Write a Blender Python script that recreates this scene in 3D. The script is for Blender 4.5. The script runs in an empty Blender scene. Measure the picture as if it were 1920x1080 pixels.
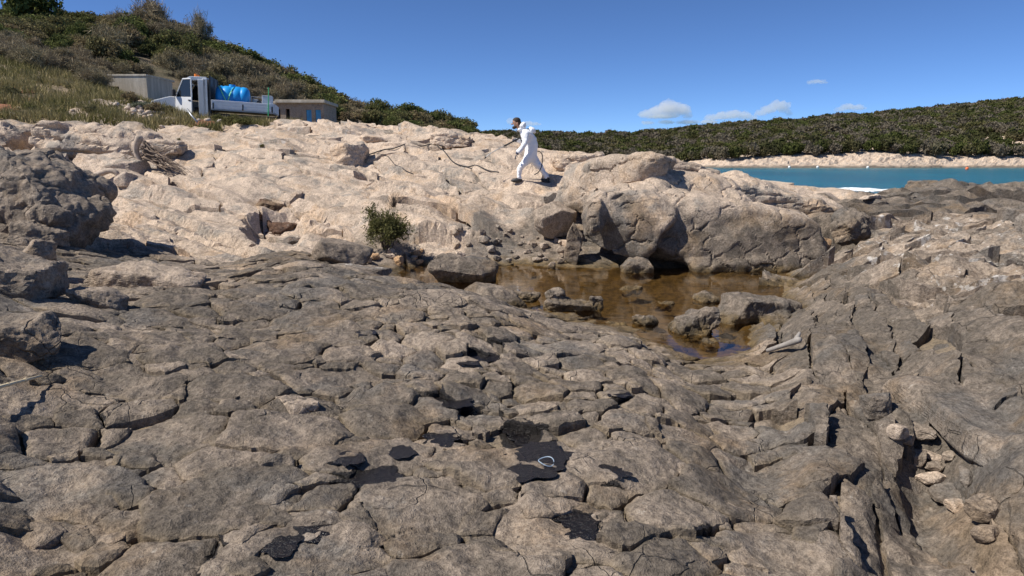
import bpy, bmesh, math, random
import numpy as np
from mathutils import Vector, Matrix, Euler

random.seed(7)
RNG = np.random.default_rng(11)
scene = bpy.context.scene
COL = scene.collection

# ------------------------------------------------------------------ camera, sky, sun
EYE = Vector((0.0, 0.0, 2.5))
FPX = 1280.0                                   # focal length in pixels of a 1920 wide frame
PITCH = math.atan(240.0 / FPX)
cam_data = bpy.data.cameras.new('camera')
cam_data.sensor_width = 36.0
cam_data.lens = 36.0 * FPX / 1920.0
cam_data.clip_start = 0.05
cam_data.clip_end = 20000.0
cam = bpy.data.objects.new('camera', cam_data)
COL.objects.link(cam)
cam.location = EYE
cam.rotation_euler = (math.pi / 2 - PITCH, 0, 0)
scene.camera = cam

SUN_ELEV = math.radians(50)
SUN_AZ = math.radians(-106)                      # clockwise from +Y (the viewing direction)
world = bpy.data.worlds.new('World')
scene.world = world
world.use_nodes = True
wn, wl = world.node_tree.nodes, world.node_tree.links
wn.clear()
sky = wn.new('ShaderNodeTexSky')
sky.sky_type = 'NISHITA'
sky.sun_disc = False
sky.sun_elevation = SUN_ELEV
sky.sun_rotation = SUN_AZ
sky.altitude = 1000.0
sky.air_density = 0.5
sky.dust_density = 0.05
sky.ozone_density = 10.0
bg = wn.new('ShaderNodeBackground')
bg.inputs['Strength'].default_value = 0.114
wo = wn.new('ShaderNodeOutputWorld')
wl.new(sky.outputs[0], bg.inputs['Color'])
wl.new(bg.outputs[0], wo.inputs['Surface'])

sd = bpy.data.lights.new('sun', 'SUN')
sd.energy = 5.0
sd.angle = math.radians(0.53)
sd.color = (1.0, 0.95, 0.87)
sun = bpy.data.objects.new('sun', sd)
COL.objects.link(sun)
to_sun = Vector((math.sin(SUN_AZ) * math.cos(SUN_ELEV), math.cos(SUN_AZ) * math.cos(SUN_ELEV), math.sin(SUN_ELEV)))
sun.rotation_euler = to_sun.to_track_quat('Z', 'Y').to_euler()
sun.location = (0, 0, 30)

scene.view_settings.view_transform = 'Standard'
scene.view_settings.look = 'None'
scene.view_settings.gamma = 1.0
scene.view_settings.exposure = 0.34
scene.view_settings.use_curve_mapping = False
scene.cycles.max_bounces = 6
scene.cycles.transparent_max_bounces = 16
scene.cycles.volume_bounces = 2

# ------------------------------------------------------------------ numpy noise
def _h(ix, iy, seed):
    h = (ix.astype(np.int64) * 374761393 + iy.astype(np.int64) * 668265263 + seed * 974711) & 0xFFFFFFFF
    h = ((h ^ (h >> 13)) * 1274126177) & 0xFFFFFFFF
    h = h ^ (h >> 16)
    h = (h * 2246822519) & 0xFFFFFFFF
    return h ^ (h >> 15)
def h01(ix, iy, seed): return _h(ix, iy, seed).astype(np.float64) / 4294967295.0
def id01(i, seed): return h01(i, i * 0 + 17, seed)
def perlin(x, y, seed=0):
    xi, yi = np.floor(x), np.floor(y)
    xf, yf = x - xi, y - yi
    u = xf * xf * xf * (xf * (xf * 6 - 15) + 10)
    v = yf * yf * yf * (yf * (yf * 6 - 15) + 10)
    xi = xi.astype(np.int64); yi = yi.astype(np.int64)
    def g(ox, oy):
        a = h01(xi + ox, yi + oy, seed) * (2 * math.pi)
        return np.cos(a) * (xf - ox) + np.sin(a) * (yf - oy)
    a = g(0, 0); b = g(1, 0); c = g(0, 1); d = g(1, 1)
    return (a + (b - a) * u + (c - a) * v + (a - b - c + d) * u * v) * 1.5
def fbm(x, y, seed=0, octv=4, gain=0.5, lac=2.03):
    s = 0; a = 1.0; f = 1.0
    for o in range(octv):
        s = s + a * perlin(x * f + 13.7 * o, y * f - 7.1 * o, seed + o)
        a *= gain; f *= lac
    return s
def ridged(x, y, seed=0, octv=4, gain=0.5):
    s = 0; a = 1.0; f = 1.0
    for o in range(octv):
        s = s + a * (1 - np.abs(perlin(x * f + 5.3 * o, y * f + 9.1 * o, seed + o)) * 1.6)
        a *= gain; f *= 2.1
    return s
def voro(x, y, seed=0, jit=0.85):
    """cell id, distance to the cell border, offset to the cell's seed"""
    xi, yi = np.floor(x).astype(np.int64), np.floor(y).astype(np.int64)
    best = np.full(x.shape, 9.0); bx = np.zeros(x.shape); by = np.zeros(x.shape); bi = np.zeros(x.shape, np.int64)
    P = []
    for oy in (-1, 0, 1):
        for ox in (-1, 0, 1):
            cx = xi + ox; cy = yi + oy
            px = cx + 0.5 + (h01(cx, cy, seed) - 0.5) * jit - x
            py = cy + 0.5 + (h01(cx, cy, seed + 51) - 0.5) * jit - y
            d = px * px + py * py
            P.append((px, py))
            m = d < best
            best = np.where(m, d, best); bx = np.where(m, px, bx); by = np.where(m, py, by)
            bi = np.where(m, (cx + 5000) * 10007 + (cy + 5000), bi)
    e = np.full(x.shape, 9.0)
    for px, py in P:
        rx = px - bx; ry = py - by
        L = np.sqrt(rx * rx + ry * ry)
        dd = (0.5 * (px + bx) * rx + 0.5 * (py + by) * ry) / np.maximum(L, 1e-6)
        e = np.where(L > 1e-4, np.minimum(e, dd), e)
    return bi, e, bx, by
def tri(x, y, seed=0):
    """crumpled surface of flat facets: random heights joined by plane triangles"""
    sk = (x + y) * .36602540378
    u, v = x + sk, y + sk
    i, j = np.floor(u), np.floor(v); fu, fv = u - i, v - j
    i = i.astype(np.int64); j = j.astype(np.int64)
    a = h01(i, j, seed); d = h01(i + 1, j + 1, seed)
    up_ = fu > fv
    b = np.where(up_, h01(i + 1, j, seed), h01(i, j + 1, seed))
    hi_ = np.maximum(fu, fv); lo_ = np.minimum(fu, fv)
    return a * (1 - hi_) + b * (hi_ - lo_) + d * lo_ - .5
def sstep(a, b, x):
    t = np.clip((x - a) / (b - a), 0, 1)
    return t * t * (3 - 2 * t)

# ------------------------------------------------------------------ picture -> place
CP, SP = math.cos(PITCH), math.sin(PITCH)
def at(u, v, Y):
    """the point Y metres ahead that lies in the direction of (u, v) of the photograph"""
    fw = FPX * CP - (v - 540) * SP
    dn = FPX * SP + (v - 540) * CP
    return Vector(((u - 960) / fw * Y, Y, EYE.z - dn / fw * Y))
def atz(u, v, z):
    fw = FPX * CP - (v - 540) * SP
    dn = FPX * SP + (v - 540) * CP
    return at(u, v, (EYE.z - z) * fw / dn)

# control points of the ground: (u, v, kind, value, region);  kind z = height known, y = distance known
POOL_Z = 0.65
CTRL = [
 (0,1080,'z',1.02,'F'),(480,1080,'z',.98,'F'),(960,1080,'z',.97,'F'),(1440,1080,'z',.92,'F'),(1920,1080,'z',.86,'S'),
 (-800,1080,'z',1.2,'F'),(2700,1080,'z',.9,'S'),
 (0,900,'z',1.08,'F'),(480,900,'z',1.03,'F'),(960,900,'z',1.0,'F'),(1300,900,'z',.97,'F'),(1440,890,'z',.83,'F'),(1600,900,'z',1.0,'S'),(1740,890,'z',.8,'S'),(1900,860,'z',1.06,'S'),(2400,860,'z',1.15,'S'),
 (-600,800,'z',1.5,'F'),(0,750,'z',1.24,'F'),(300,750,'z',1.12,'F'),(640,750,'z',1.07,'F'),(960,750,'z',1.03,'C'),(1250,740,'z',.97,'C'),(1390,760,'z',.84,'C'),(1540,760,'z',.98,'S'),(1640,730,'z',.88,'S'),(1750,740,'z',1.1,'S'),(1920,700,'z',1.22,'S'),
 (-300,600,'z',1.7,'F'),(0,600,'z',1.45,'F'),(150,620,'z',1.33,'F'),(330,600,'z',1.27,'F'),(560,600,'z',1.2,'F'),(760,600,'z',1.15,'C'),(960,610,'z',1.1,'C'),(1130,645,'z',1.02,'C'),
 (480,500,'z',1.22,'F'),(600,505,'z',1.28,'F'),(720,530,'z',1.2,'F'),(820,535,'z',1.15,'F'),(920,560,'z',1.08,'F'),(1050,615,'z',1.0,'F'),(1190,640,'z',.95,'C'),(1270,690,'z',.84,'C'),(1390,690,'z',.85,'C'),
 (780,500,'z',0.59,'G'),(900,505,'z',0.57,'G'),(1000,560,'z',0.53,'G'),(1150,560,'z',0.47,'G'),(1250,610,'z',0.49,'G'),(1330,640,'z',0.51,'G'),(1400,545,'z',0.53,'G'),(1100,515,'z',0.57,'G'),(1290,670,'z',0.61,'G'),(1480,545,'z',0.61,'G'),(1060,600,'z',0.57,'G'),(980,585,'z',0.59,'G'),
 (1510,600,'z',.72,'S'),(1540,545,'z',.85,'S'),(1620,560,'z',1.05,'S'),(1760,560,'z',1.14,'K'),(1920,560,'z',1.3,'K'),(1480,660,'z',.85,'S'),(1600,650,'z',1.0,'S'),(1750,640,'z',1.12,'S'),(1920,620,'z',1.26,'S'),
 (1545,490,'z',.82,'K'),(1650,490,'z',1.0,'K'),(1760,480,'z',1.17,'K'),(1900,480,'z',1.3,'K'),(1680,435,'z',1.22,'K'),(1800,430,'z',1.32,'K'),(1920,420,'z',1.45,'K'),(2300,480,'z',1.5,'K'),
 (1580,440,'y',13,'D'),(1620,405,'y',15.5,'D'),(1760,400,'y',15.5,'D'),(1920,395,'y',15.5,'D'),(1560,364,'y',20,'B'),(1640,372,'y',21,'D'),(1700,355,'y',22,'D'),(1790,352,'y',22,'D'),(1900,358,'y',22,'D'),(2300,350,'y',21,'D'),
 (1400,342,'y',19,'B'),(1460,352,'y',19.5,'B'),(1290,322,'y',19.5,'B'),(1180,300,'y',20,'B'),(1100,292,'y',20.5,'B'),(1050,288,'y',21,'B'),(1250,360,'y',16,'B'),(1120,350,'y',16.5,'B'),(1430,420,'y',14,'B'),
 (1100,505,'z',.62,'G'),(1300,525,'z',.55,'G'),(1450,525,'z',.55,'G'),(1210,450,'y',13.2,'G'),(1360,440,'y',13.4,'G'),(1080,430,'y',13.6,'G'),
 (1025,349,'y',17.3,'B'),(970,338,'y',17.6,'B'),(1060,385,'y',15.8,'B'),(1000,390,'y',15.3,'B'),
 (960,420,'y',14.4,'B'),(900,462,'y',12.7,'G'),(1000,455,'y',13.2,'G'),(960,490,'z',.68,'G'),(850,440,'y',13.1,'B'),(790,440,'y',13.0,'B'),(735,478,'y',12.0,'G'),(690,485,'y',11.8,'G'),(860,380,'y',15.5,'B'),(800,320,'y',18,'B'),(900,285,'y',20,'B'),(940,275,'y',20.5,'B'),(860,262,'y',22,'B'),(780,262,'y',22.5,'B'),(700,246,'y',24.5,'B'),(650,234,'y',26,'B'),(560,232,'y',27,'B'),(510,234,'y',27,'B'),
 (640,420,'y',13.8,'B'),(690,350,'y',16.4,'B'),(600,350,'y',16.5,'B'),(570,450,'y',12.6,'B'),(560,480,'z',1.12,'F'),(480,455,'y',12.2,'B'),(400,470,'y',11,'B'),(300,500,'z',1.22,'F'),(400,530,'z',1.2,'F'),(200,530,'z',1.3,'F'),(60,520,'z',1.4,'F'),
 (330,420,'y',12.6,'B'),(450,330,'y',17,'B'),(300,330,'y',17.2,'B'),(200,300,'y',19,'B'),(400,275,'y',21,'B'),(100,320,'y',17,'B'),(50,255,'y',21.5,'B'),(200,245,'y',22.6,'B'),(330,250,'y',23.4,'B'),(450,245,'y',24.4,'B'),(560,280,'y',21,'B'),(220,400,'y',12.6,'B'),(0,380,'y',12,'B'),(-400,350,'y',14,'B'),(-300,240,'y',22,'B'),
 (0,222,'y',24,'M'),(100,222,'y',24.6,'M'),(250,236,'y',25,'M'),(400,241,'y',26.4,'M'),(470,237,'y',28,'M'),(120,195,'y',28,'M'),(220,200,'y',29,'M'),(0,160,'y',30,'M'),(100,165,'y',32,'M'),(200,178,'y',33,'M'),(300,206,'y',31.5,'M'),(-300,150,'y',30,'M'),
 (330,222,'y',34,'M'),(400,228,'y',34,'M'),(530,240,'y',34,'M'),(600,246,'y',40,'M'),(640,243,'y',36,'M'),(-10,95,'y',40,'M'),(100,125,'y',42,'M'),(200,158,'y',43,'M'),(-400,60,'y',42,'M'),
 (300,186,'y',46,'M'),(420,205,'y',48,'M'),(560,238,'y',52,'M'),(700,252,'y',46,'M'),(800,262,'y',40,'M'),(900,268,'y',40,'M'),
 (0,42,'y',72,'M'),(200,48,'y',74,'M'),(-400,20,'y',72,'M'),(300,60,'y',76,'M'),(420,108,'y',78,'M'),(560,168,'y',88,'M'),(640,208,'y',96,'M'),(720,222,'y',104,'M'),(820,240,'y',118,'M'),(900,262,'y',130,'M'),
 (0,60,'y',200,'M'),(300,110,'y',200,'M'),(600,220,'y',220,'M'),(-500,40,'y',200,'M'),
]
pts, regs = [], []
for u, v, k, val, r in CTRL:
    p = at(u, v, val) if k == 'y' else atz(u, v, val)
    pts.append((p.x / p.y, math.log(p.y), p.z)); regs.append(r)
def raw(s, Y, z, r): pts.append((s, math.log(Y), z)); regs.append(r)
for s in (-1.2, -.5, 0, .5, 1.2): raw(s, 1.2, .95 - .05 * s, 'F')
for s, Y, z in ((.3,27,.6),(.45,29,-.7),(.65,28,-.7),(.9,27,-.7),(1.2,26,-.7),(.15,27,1.6),(.06,27,2.2),(.3,36,-1.),(.6,40,-1.5),(1.,40,-1.5),(.15,40,-.6),(.06,40,1.5),
                (.3,70,-2),(.9,70,-2),(.12,70,-1.5),(.04,80,1.5),(.4,200,-2),(1.1,200,-2),(.1,150,.6),(0.02,200,2.)):
    raw(s, Y, z, 'D' if s > .1 else 'B')
pts = np.array(pts)
KX = 2.2                                       # weight of the sideways axis in the spline
cs = np.stack([pts[:, 0] * KX, pts[:, 1]], 1)
def tps_k(r2): return 0.5 * r2 * np.log(np.maximum(r2, 1e-12))
n = len(cs)
A = np.zeros((n + 3, n + 3))
A[:n, :n] = tps_k(((cs[:, None] - cs[None]) ** 2).sum(2)) + np.eye(n) * 2e-4
A[:n, n] = 1; A[:n, n + 1:] = cs; A[n, :n] = 1; A[n + 1:, :n] = cs.T
# heights are splined relative to the line of sight distance, so near and far fit equally well
W = np.linalg.solve(A, np.concatenate([(pts[:, 2] - EYE.z) / np.exp(pts[:, 1]), np.zeros(3)]))
REG = 'FCSKBGMD'
onehot = np.array([[1.0 if r == q else 0.0 for q in REG] for r in regs])
def base_ground(s, Y, with_regions=True):
    q = np.stack([s.ravel() * KX, np.log(Y.ravel())], 1)
    z = np.empty(len(q)); R = np.zeros((len(q), len(REG))) if with_regions else None
    for a in range(0, len(q), 40000):
        b = q[a:a + 40000]
        r2 = ((b[:, None] - cs[None]) ** 2).sum(2)
        z[a:a + 40000] = tps_k(r2) @ W[:n] + W[n] + b @ W[n + 1:]
        if with_regions:
            w = 1 / (r2 + 4e-4) ** 2.2
            R[a:a + 40000] = (w @ onehot) / w.sum(1, keepdims=True)
    z = z.reshape(s.shape) * Y + EYE.z
    return z, (R.reshape(s.shape + (len(REG),)) if with_regions else None)

# ------------------------------------------------------------------ materials
class NT:
    """small helper for building node trees"""
    def __init__(self, name):
        self.m = bpy.data.materials.new(name)
        self.m.use_nodes = True
        self.t = self.m.node_tree
        self.t.nodes.clear()
        self.out = self.t.nodes.new('ShaderNodeOutputMaterial')
    def n(self, typ, inputs=None, **props):
        nd = self.t.nodes.new('ShaderNode' + typ)
        for k, v in props.items(): setattr(nd, k, v)
        for k, v in (inputs or {}).items(): self.put(nd.inputs[k], v)
        return nd
    def put(self, sock, v):
        if isinstance(v, bpy.types.NodeSocket): self.t.links.new(v, sock)
        elif isinstance(v, bpy.types.Node): self.t.links.new(v.outputs[0], sock)
        elif isinstance(v, (tuple, list)) and len(v) == 3 and sock.type == 'RGBA': sock.default_value = (*v, 1)
        else: sock.default_value = v
    def mix(self, f, a, b, blend='MIX'):
        nd = self.t.nodes.new('ShaderNodeMix'); nd.data_type = 'RGBA'; nd.blend_type = blend
        self.put(nd.inputs[0], f); self.put(nd.inputs[6], a); self.put(nd.inputs[7], b)
        return nd.outputs[2]
    def math(self, op, a, b=0.0, c=0.0, clamp=False):
        nd = self.t.nodes.new('ShaderNodeMath'); nd.operation = op; nd.use_clamp = clamp
        self.put(nd.inputs[0], a); self.put(nd.inputs[1], b); self.put(nd.inputs[2], c)
        return nd.outputs[0]
    def step(self, x, a, b):
        nd = self.t.nodes.new('ShaderNodeMapRange'); nd.interpolation_type = 'SMOOTHSTEP'
        self.put(nd.inputs[0], x); self.put(nd.inputs[1], a); self.put(nd.inputs[2], b)
        return nd.outputs[0]
    def noise(self, vec, scale, detail=4, rough=0.55, dist=0.0):
        nd = self.n('TexNoise', {'Vector': vec, 'Scale': scale, 'Detail': detail, 'Roughness': rough, 'Distortion': dist})
        return nd.outputs[0]
    def vor(self, vec, scale, feature='F1', out=0):
        nd = self.n('TexVoronoi', {'Vector': vec, 'Scale': scale}, feature=feature)
        return nd.outputs[out]
    def bump(self, h, strength, dist, normal=None):
        nd = self.n('Bump', {'Height': h, 'Strength': strength, 'Distance': dist})
        if normal is not None: self.put(nd.inputs['Normal'], normal)
        return nd.outputs[0]
    def bsdf(self, color, rough=0.9, normal=None, **kw):
        nd = self.n('BsdfPrincipled', {'Base Color': color, 'Roughness': rough})
        if normal is not None: self.put(nd.inputs['Normal'], normal)
        for k, v in kw.items(): self.put(nd.inputs[k.replace('_', ' ')], v)
        self.t.links.new(nd.outputs[0], self.out.inputs['Surface'])
        return nd

def simple(name, color, rough=0.6, metallic=0.0, var=0.12, scale=8.0, bump=0.0, spec=0.5):
    """paint, cloth, wood ... one colour with grain, patches of wear and fine relief"""
    t = NT(name)
    co = t.n('TexCoord').outputs['Object']
    a = t.noise(co, scale, 5, .6)
    b = t.noise(co, scale * 6, 3, .6)
    f = t.math('ADD', t.math('MULTIPLY', a, .65), t.math('MULTIPLY', b, .35))
    lo = tuple(c * (1 - var) for c in color); hi = tuple(min(1, c * (1 + var)) for c in color)
    c = t.mix(t.step(f, .3, .7), lo, hi)
    nrm = t.bump(f, bump, .01) if bump else None
    t.bsdf(c, rough, nrm, Metallic=metallic, Specular_IOR_Level=spec)
    return t.m

def rock_material(name, use_mask, tone=0.5, dark=(.140, .119, .098), pale=(.60, .485, .385), speck=1.0, scale=1.0, white=0.0, warm=0.0):
    """limestone: grey-brown in the splash zone, pale beige above it; the mesh's own mask says where
    (r tone, g sandy fill, b tar, a white crust)"""
    t = NT(name)
    pos = t.n('NewGeometry').outputs['Position']
    n1 = t.noise(pos, 1.3 * scale, 5, .6, .3)
    n2 = t.noise(pos, 6 * scale, 6, .65, .2)
    n3 = t.noise(pos, 34 * scale, 5, .7)
    n4 = t.noise(pos, 130 * scale, 3, .7)
    if use_mask:
        at_ = t.n('Attribute', attribute_name='mask')
        sp = t.n('SeparateColor', {'Color': at_.outputs['Color']})
        T, sed, tar, wh = sp.outputs[0], sp.outputs[1], sp.outputs[2], at_.outputs['Alpha']
    else:
        T, sed, tar, wh = tone, 0.0, 0.0, white
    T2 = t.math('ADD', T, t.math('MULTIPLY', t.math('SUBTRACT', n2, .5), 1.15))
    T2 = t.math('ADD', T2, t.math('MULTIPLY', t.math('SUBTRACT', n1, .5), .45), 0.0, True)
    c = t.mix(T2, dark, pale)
    # rusty and bluish areas
    c = t.mix(t.math('MULTIPLY', t.step(t.noise(pos, 1.1 * scale, 6, .68), .50, .66), .70 + warm), c, t.mix(T2, (.20, .145, .092), (.55, .395, .265)))
    c = t.mix(t.math('MULTIPLY', t.step(t.noise(pos, .9 * scale, 6, .70), .52, .62), .8), c, t.mix(T2, (.125, .115, .105), (.33, .30, .265)))
    # grain
    g = t.math('ADD', t.math('MULTIPLY', n3, .6), t.math('MULTIPLY', n4, .4))
    c = t.mix(t.step(g, .34, .66), t.mix(.62, c, (0.02, .017, .014), 'MIX') if False else t.mix(1.0, c, (.48, .46, .44), 'MULTIPLY'), t.mix(1.0, c, (1.34, 1.32, 1.28), 'MULTIPLY'))
    # pale crust: chips and lichen
    v = t.vor(pos, 26 * scale)
    ch = t.math('MULTIPLY', t.step(t.noise(pos, 15 * scale, 6, .75), .60, .68), .55 * speck)
    c = t.mix(t.math('MULTIPLY', ch, t.step(n2, .42, .6)), c, (.48, .43, .365))
    wp = t.step(t.math('ADD', wh, t.math('MULTIPLY', t.math('SUBTRACT', t.noise(pos, 7 * scale, 6, .7), .5), 1.3)), .5, .62)
    c = t.mix(t.math('MULTIPLY', wp, .8), c, (.60, .56, .51))
    # dark pits
    pit = t.math('MULTIPLY', t.step(t.vor(pos, 19 * scale), .17, .05), t.step(t.noise(pos, 3 * scale, 3, .5), .5, .62))
    c = t.mix(t.math('MULTIPLY', pit, .6), c, (.05, .043, .036))
    # sandy fill between the blocks
    c = t.mix(t.math('MULTIPLY', sed, t.step(n3, .25, .6)), c, (.27, .205, .125))
    # brown weed and silt below the pool's water line
    z = t.n('SeparateXYZ', {'Vector': pos}).outputs[2]
    if use_mask or name.startswith('pool'):
        zz = t.math('ADD', z, t.math('MULTIPLY', t.math('SUBTRACT', n2, .5), .16))
        xy = t.n('SeparateXYZ', {'Vector': pos})
        inpool = t.math('MULTIPLY', t.step(xy.outputs[1], 4.2, 5.0), t.step(xy.outputs[1], 13.5, 12.5))
        c = t.mix(t.math('MULTIPLY', t.step(zz, .80, .66), t.math('MULTIPLY', inpool, .85)), c,
                  t.mix(t.step(t.noise(pos, 9, 5, .7), .35, .65), (.045, .031, .013), (.17, .115, .048)))
    ta = t.step(t.math('ADD', tar, t.math('MULTIPLY', t.math('SUBTRACT', t.noise(pos, 24, 5, .7), .5), .9)), .5, .58)
    c = t.mix(t.math('MULTIPLY', ta, .96), c, (.010, .0085, .0085))
    rough = t.math('SUBTRACT', .92, t.math('MULTIPLY', ta, .55))
    h = t.math('ADD', t.math('MULTIPLY', n2, .5), t.math('ADD', t.math('MULTIPLY', n3, .33), t.math('MULTIPLY', n4, .12)))
    h = t.math('SUBTRACT', h, t.math('MULTIPLY', pit, .12))
    ck = t.n('TexVoronoi', {'Vector': t.n('VectorMath', {0: pos, 1: t.n('VectorMath', {0: t.n('TexNoise', {'Vector': pos, 'Scale': 3.0, 'Detail': 3}).outputs[1], 3: .35}, operation='SCALE').outputs[0]}, operation='ADD').outputs[0], 'Scale': 3.6 * scale}, feature='DISTANCE_TO_EDGE').outputs[0]
    h = t.math('SUBTRACT', h, t.math('MULTIPLY', t.math('MULTIPLY', t.step(ck, .022, .0), t.step(t.noise(pos, 1.9, 3, .5), .54, .66)), .4))
    nrm = t.bump(h, 1.0, .06 / scale)
    t.bsdf(c, rough, nrm, Specular_IOR_Level=.25)
    return t.m

M = {}
M['shore'] = rock_material('shore_limestone', True)
M['rust_rock'] = rock_material('rust_brown_rock', False, .15, (.085, .050, .034), (.33, .19, .125))
M['ochre_rock'] = rock_material('ochre_rock', False, .5, (.36, .19, .085), (.66, .47, .29))

# ------------------------------------------------------------------ objects
def obj(name, me, mat=None, parent=None, loc=None, rot=None):
    o = bpy.data.objects.new(name, me)
    COL.objects.link(o)
    if mat is not None and me is not None and not me.materials: me.materials.append(mat)
    if parent is not None: o.parent = parent
    if loc is not None: o.location = loc
    if rot is not None: o.rotation_euler = rot
    return o
def tag(o, label=None, cat=None, group=None, kind=None):
    if label: o['label'] = label
    if cat: o['category'] = cat
    if group: o['group'] = group
    if kind: o['kind'] = kind
    return o
def empty(name, loc, rot=(0, 0, 0)):
    o = bpy.data.objects.new(name, None); COL.objects.link(o)
    o.location = loc; o.rotation_euler = rot; o.empty_display_size = .1
    return o
def mesh_np(name, V, F, mat=None, smooth=True, masks=None):
    """V (n,3), F (m,3|4) index arrays"""
    me = bpy.data.meshes.new(name)
    k = F.shape[1]
    me.vertices.add(len(V)); me.vertices.foreach_set('co', np.ascontiguousarray(V, np.float32).ravel())
    me.loops.add(F.size); me.loops.foreach_set('vertex_index', np.ascontiguousarray(F, np.int32).ravel())
    me.polygons.add(len(F))
    me.polygons.foreach_set('loop_start', np.arange(0, F.size, k, dtype=np.int32))
    me.polygons.foreach_set('loop_total', np.full(len(F), k, np.int32))
    me.polygons.foreach_set('use_smooth', np.full(len(F), smooth, bool))
    me.update(calc_edges=True)
    if masks is not None:
        a = me.attributes.new('mask', 'FLOAT_COLOR', 'POINT')
        a.data.foreach_set('color', np.ascontiguousarray(masks, np.float32).ravel())
    if mat is not None: me.materials.append(mat)
    return me

# ------------------------------------------------------------------ the rocky shore
# a floor sheet for the bottoms of the joints, pool bed and meadow, and on it the plates the rock has broken into
SMAX = 1.0
NC, NR = 520, 560
Sg = np.linspace(-SMAX, SMAX, NC)
LY0, LY1 = math.log(1.6), math.log(50.0)
LYg = np.linspace(LY0, LY1, NR)
Yg = np.exp(LYg)
S2, Y2 = np.meshgrid(Sg, Yg)
cS = np.linspace(-SMAX, SMAX, 226); cL = np.linspace(LY0, LY1, 191)
zc, Rc = base_ground(*np.meshgrid(cS, np.exp(cL)))
def up(a, s, Yv):
    fi = np.clip((np.log(np.maximum(Yv, 1.0)) - LY0) / (LY1 - LY0) * 190, 0, 189.999); fj = np.clip((s + SMAX) / (2 * SMAX) * 225, 0, 224.999)
    i0 = fi.astype(int); j0 = fj.astype(int); fy = fi - i0; fx = fj - j0
    if a.ndim == 3: fx, fy = fx[..., None], fy[..., None]
    return (a[i0, j0] * (1 - fx) + a[i0, j0 + 1] * fx) * (1 - fy) + (a[i0 + 1, j0] * (1 - fx) + a[i0 + 1, j0 + 1] * fx) * fy
def base_at(x, y): return up(zc, x / np.maximum(y, .5), y)
def regions(x, y):
    R_ = up(Rc, x / np.maximum(y, .5), y)
    R_ = R_ * np.exp(np.stack([1.1 * fbm(x * .8 + 9 * k, y * .8 - 5 * k, 200 + k, 3) for k in range(len(REG))], -1))
    R_ = R_ ** 1.8
    return R_ / R_.sum(-1, keepdims=True)
X = S2 * Y2; Y = Y2
Zb = up(zc, S2, Y2)
R = regions(X, Y)
wF, wC, wS, wK, wB, wG, wM, wD = [R[..., k] for k in range(8)]
def cellrand(i, k): return id01(i, k) - .5

TAR = [(690,895,.20),(650,880,.10),(745,858,.11),(845,755,.17),(905,675,.16),(880,690,.12),(965,790,.10),(985,805,.14),(1010,865,.20),(1000,890,.14),(1080,955,.13),(1095,985,.09),(830,815,.13),(590,1010,.10),(530,1040,.09),(1150,890,.10),(1162,745,.09),(690,665,.10),(735,945,.09),(750,985,.10),(940,655,.13),(1310,965,.09),(380,1055,.11),(205,815,.08),(960,830,.09),(920,775,.10)]
TAR_POINTS = [(atz(u, v, 1.0).x, atz(u, v, 1.0).y, r) for u, v, r in TAR]
STAIN = [(980,384,15.6,.9,.5),(870,330,17.6,.9,.25),(800,318,18.4,.5,.2),(900,318,18,.5,.2),(760,300,19.5,.5,.2),(855,285,20.3,.4,.15)]
def tar_at(x, y):
    d_ = np.zeros(np.shape(x))
    for px, py, r in TAR_POINTS: d_ = np.maximum(d_, sstep(1.5 * r, .5 * r, np.sqrt((x - px) ** 2 + ((y - py) * .8) ** 2)))
    st_ = np.zeros(np.shape(x)); nz = fbm(x * 3, y * 3, 99, 3)
    for u, v, Yd, rx, ry in STAIN:
        p = at(u, v, Yd); st_ = np.maximum(st_, sstep(1.3, .2, np.sqrt(((x - p.x) / rx) ** 2 + ((y - p.y) / ry) ** 2) + .35 * nz))
    return d_, st_
def hollow(x, y, u, v, Yd, rx, ry, dep, rot=0.0):
    p = at(u, v, Yd); c, s_ = math.cos(rot), math.sin(rot)
    dx, dy = x - p.x, y - p.y
    a, b = (dx * c + dy * s_) / rx, (-dx * s_ + dy * c) / ry
    return dep * sstep(1.2, .8, np.sqrt(a * a + b * b) + .2 * fbm(x * 2.5, y * 2.5, 17, 2))
HOLES = [(65,262,20.6,.35,1.2,.8,0),(140,300,18.6,.5,.5,.6,0),(520,420,13.6,.55,1.3,.36,.3),(980,388,15.6,1.0,.35,.25,0),(1560,440,12.6,.9,.8,.55,0),(195,470,9.6,.35,.5,.5,0),(600,425,13.9,.7,.2,.25,0),(800,436,13.0,.9,.16,.35,-.1),(680,330,17.6,.2,.5,.5,0)]
def holes(x, y): return sum(hollow(x, y, *h) for h in HOLES)
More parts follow.
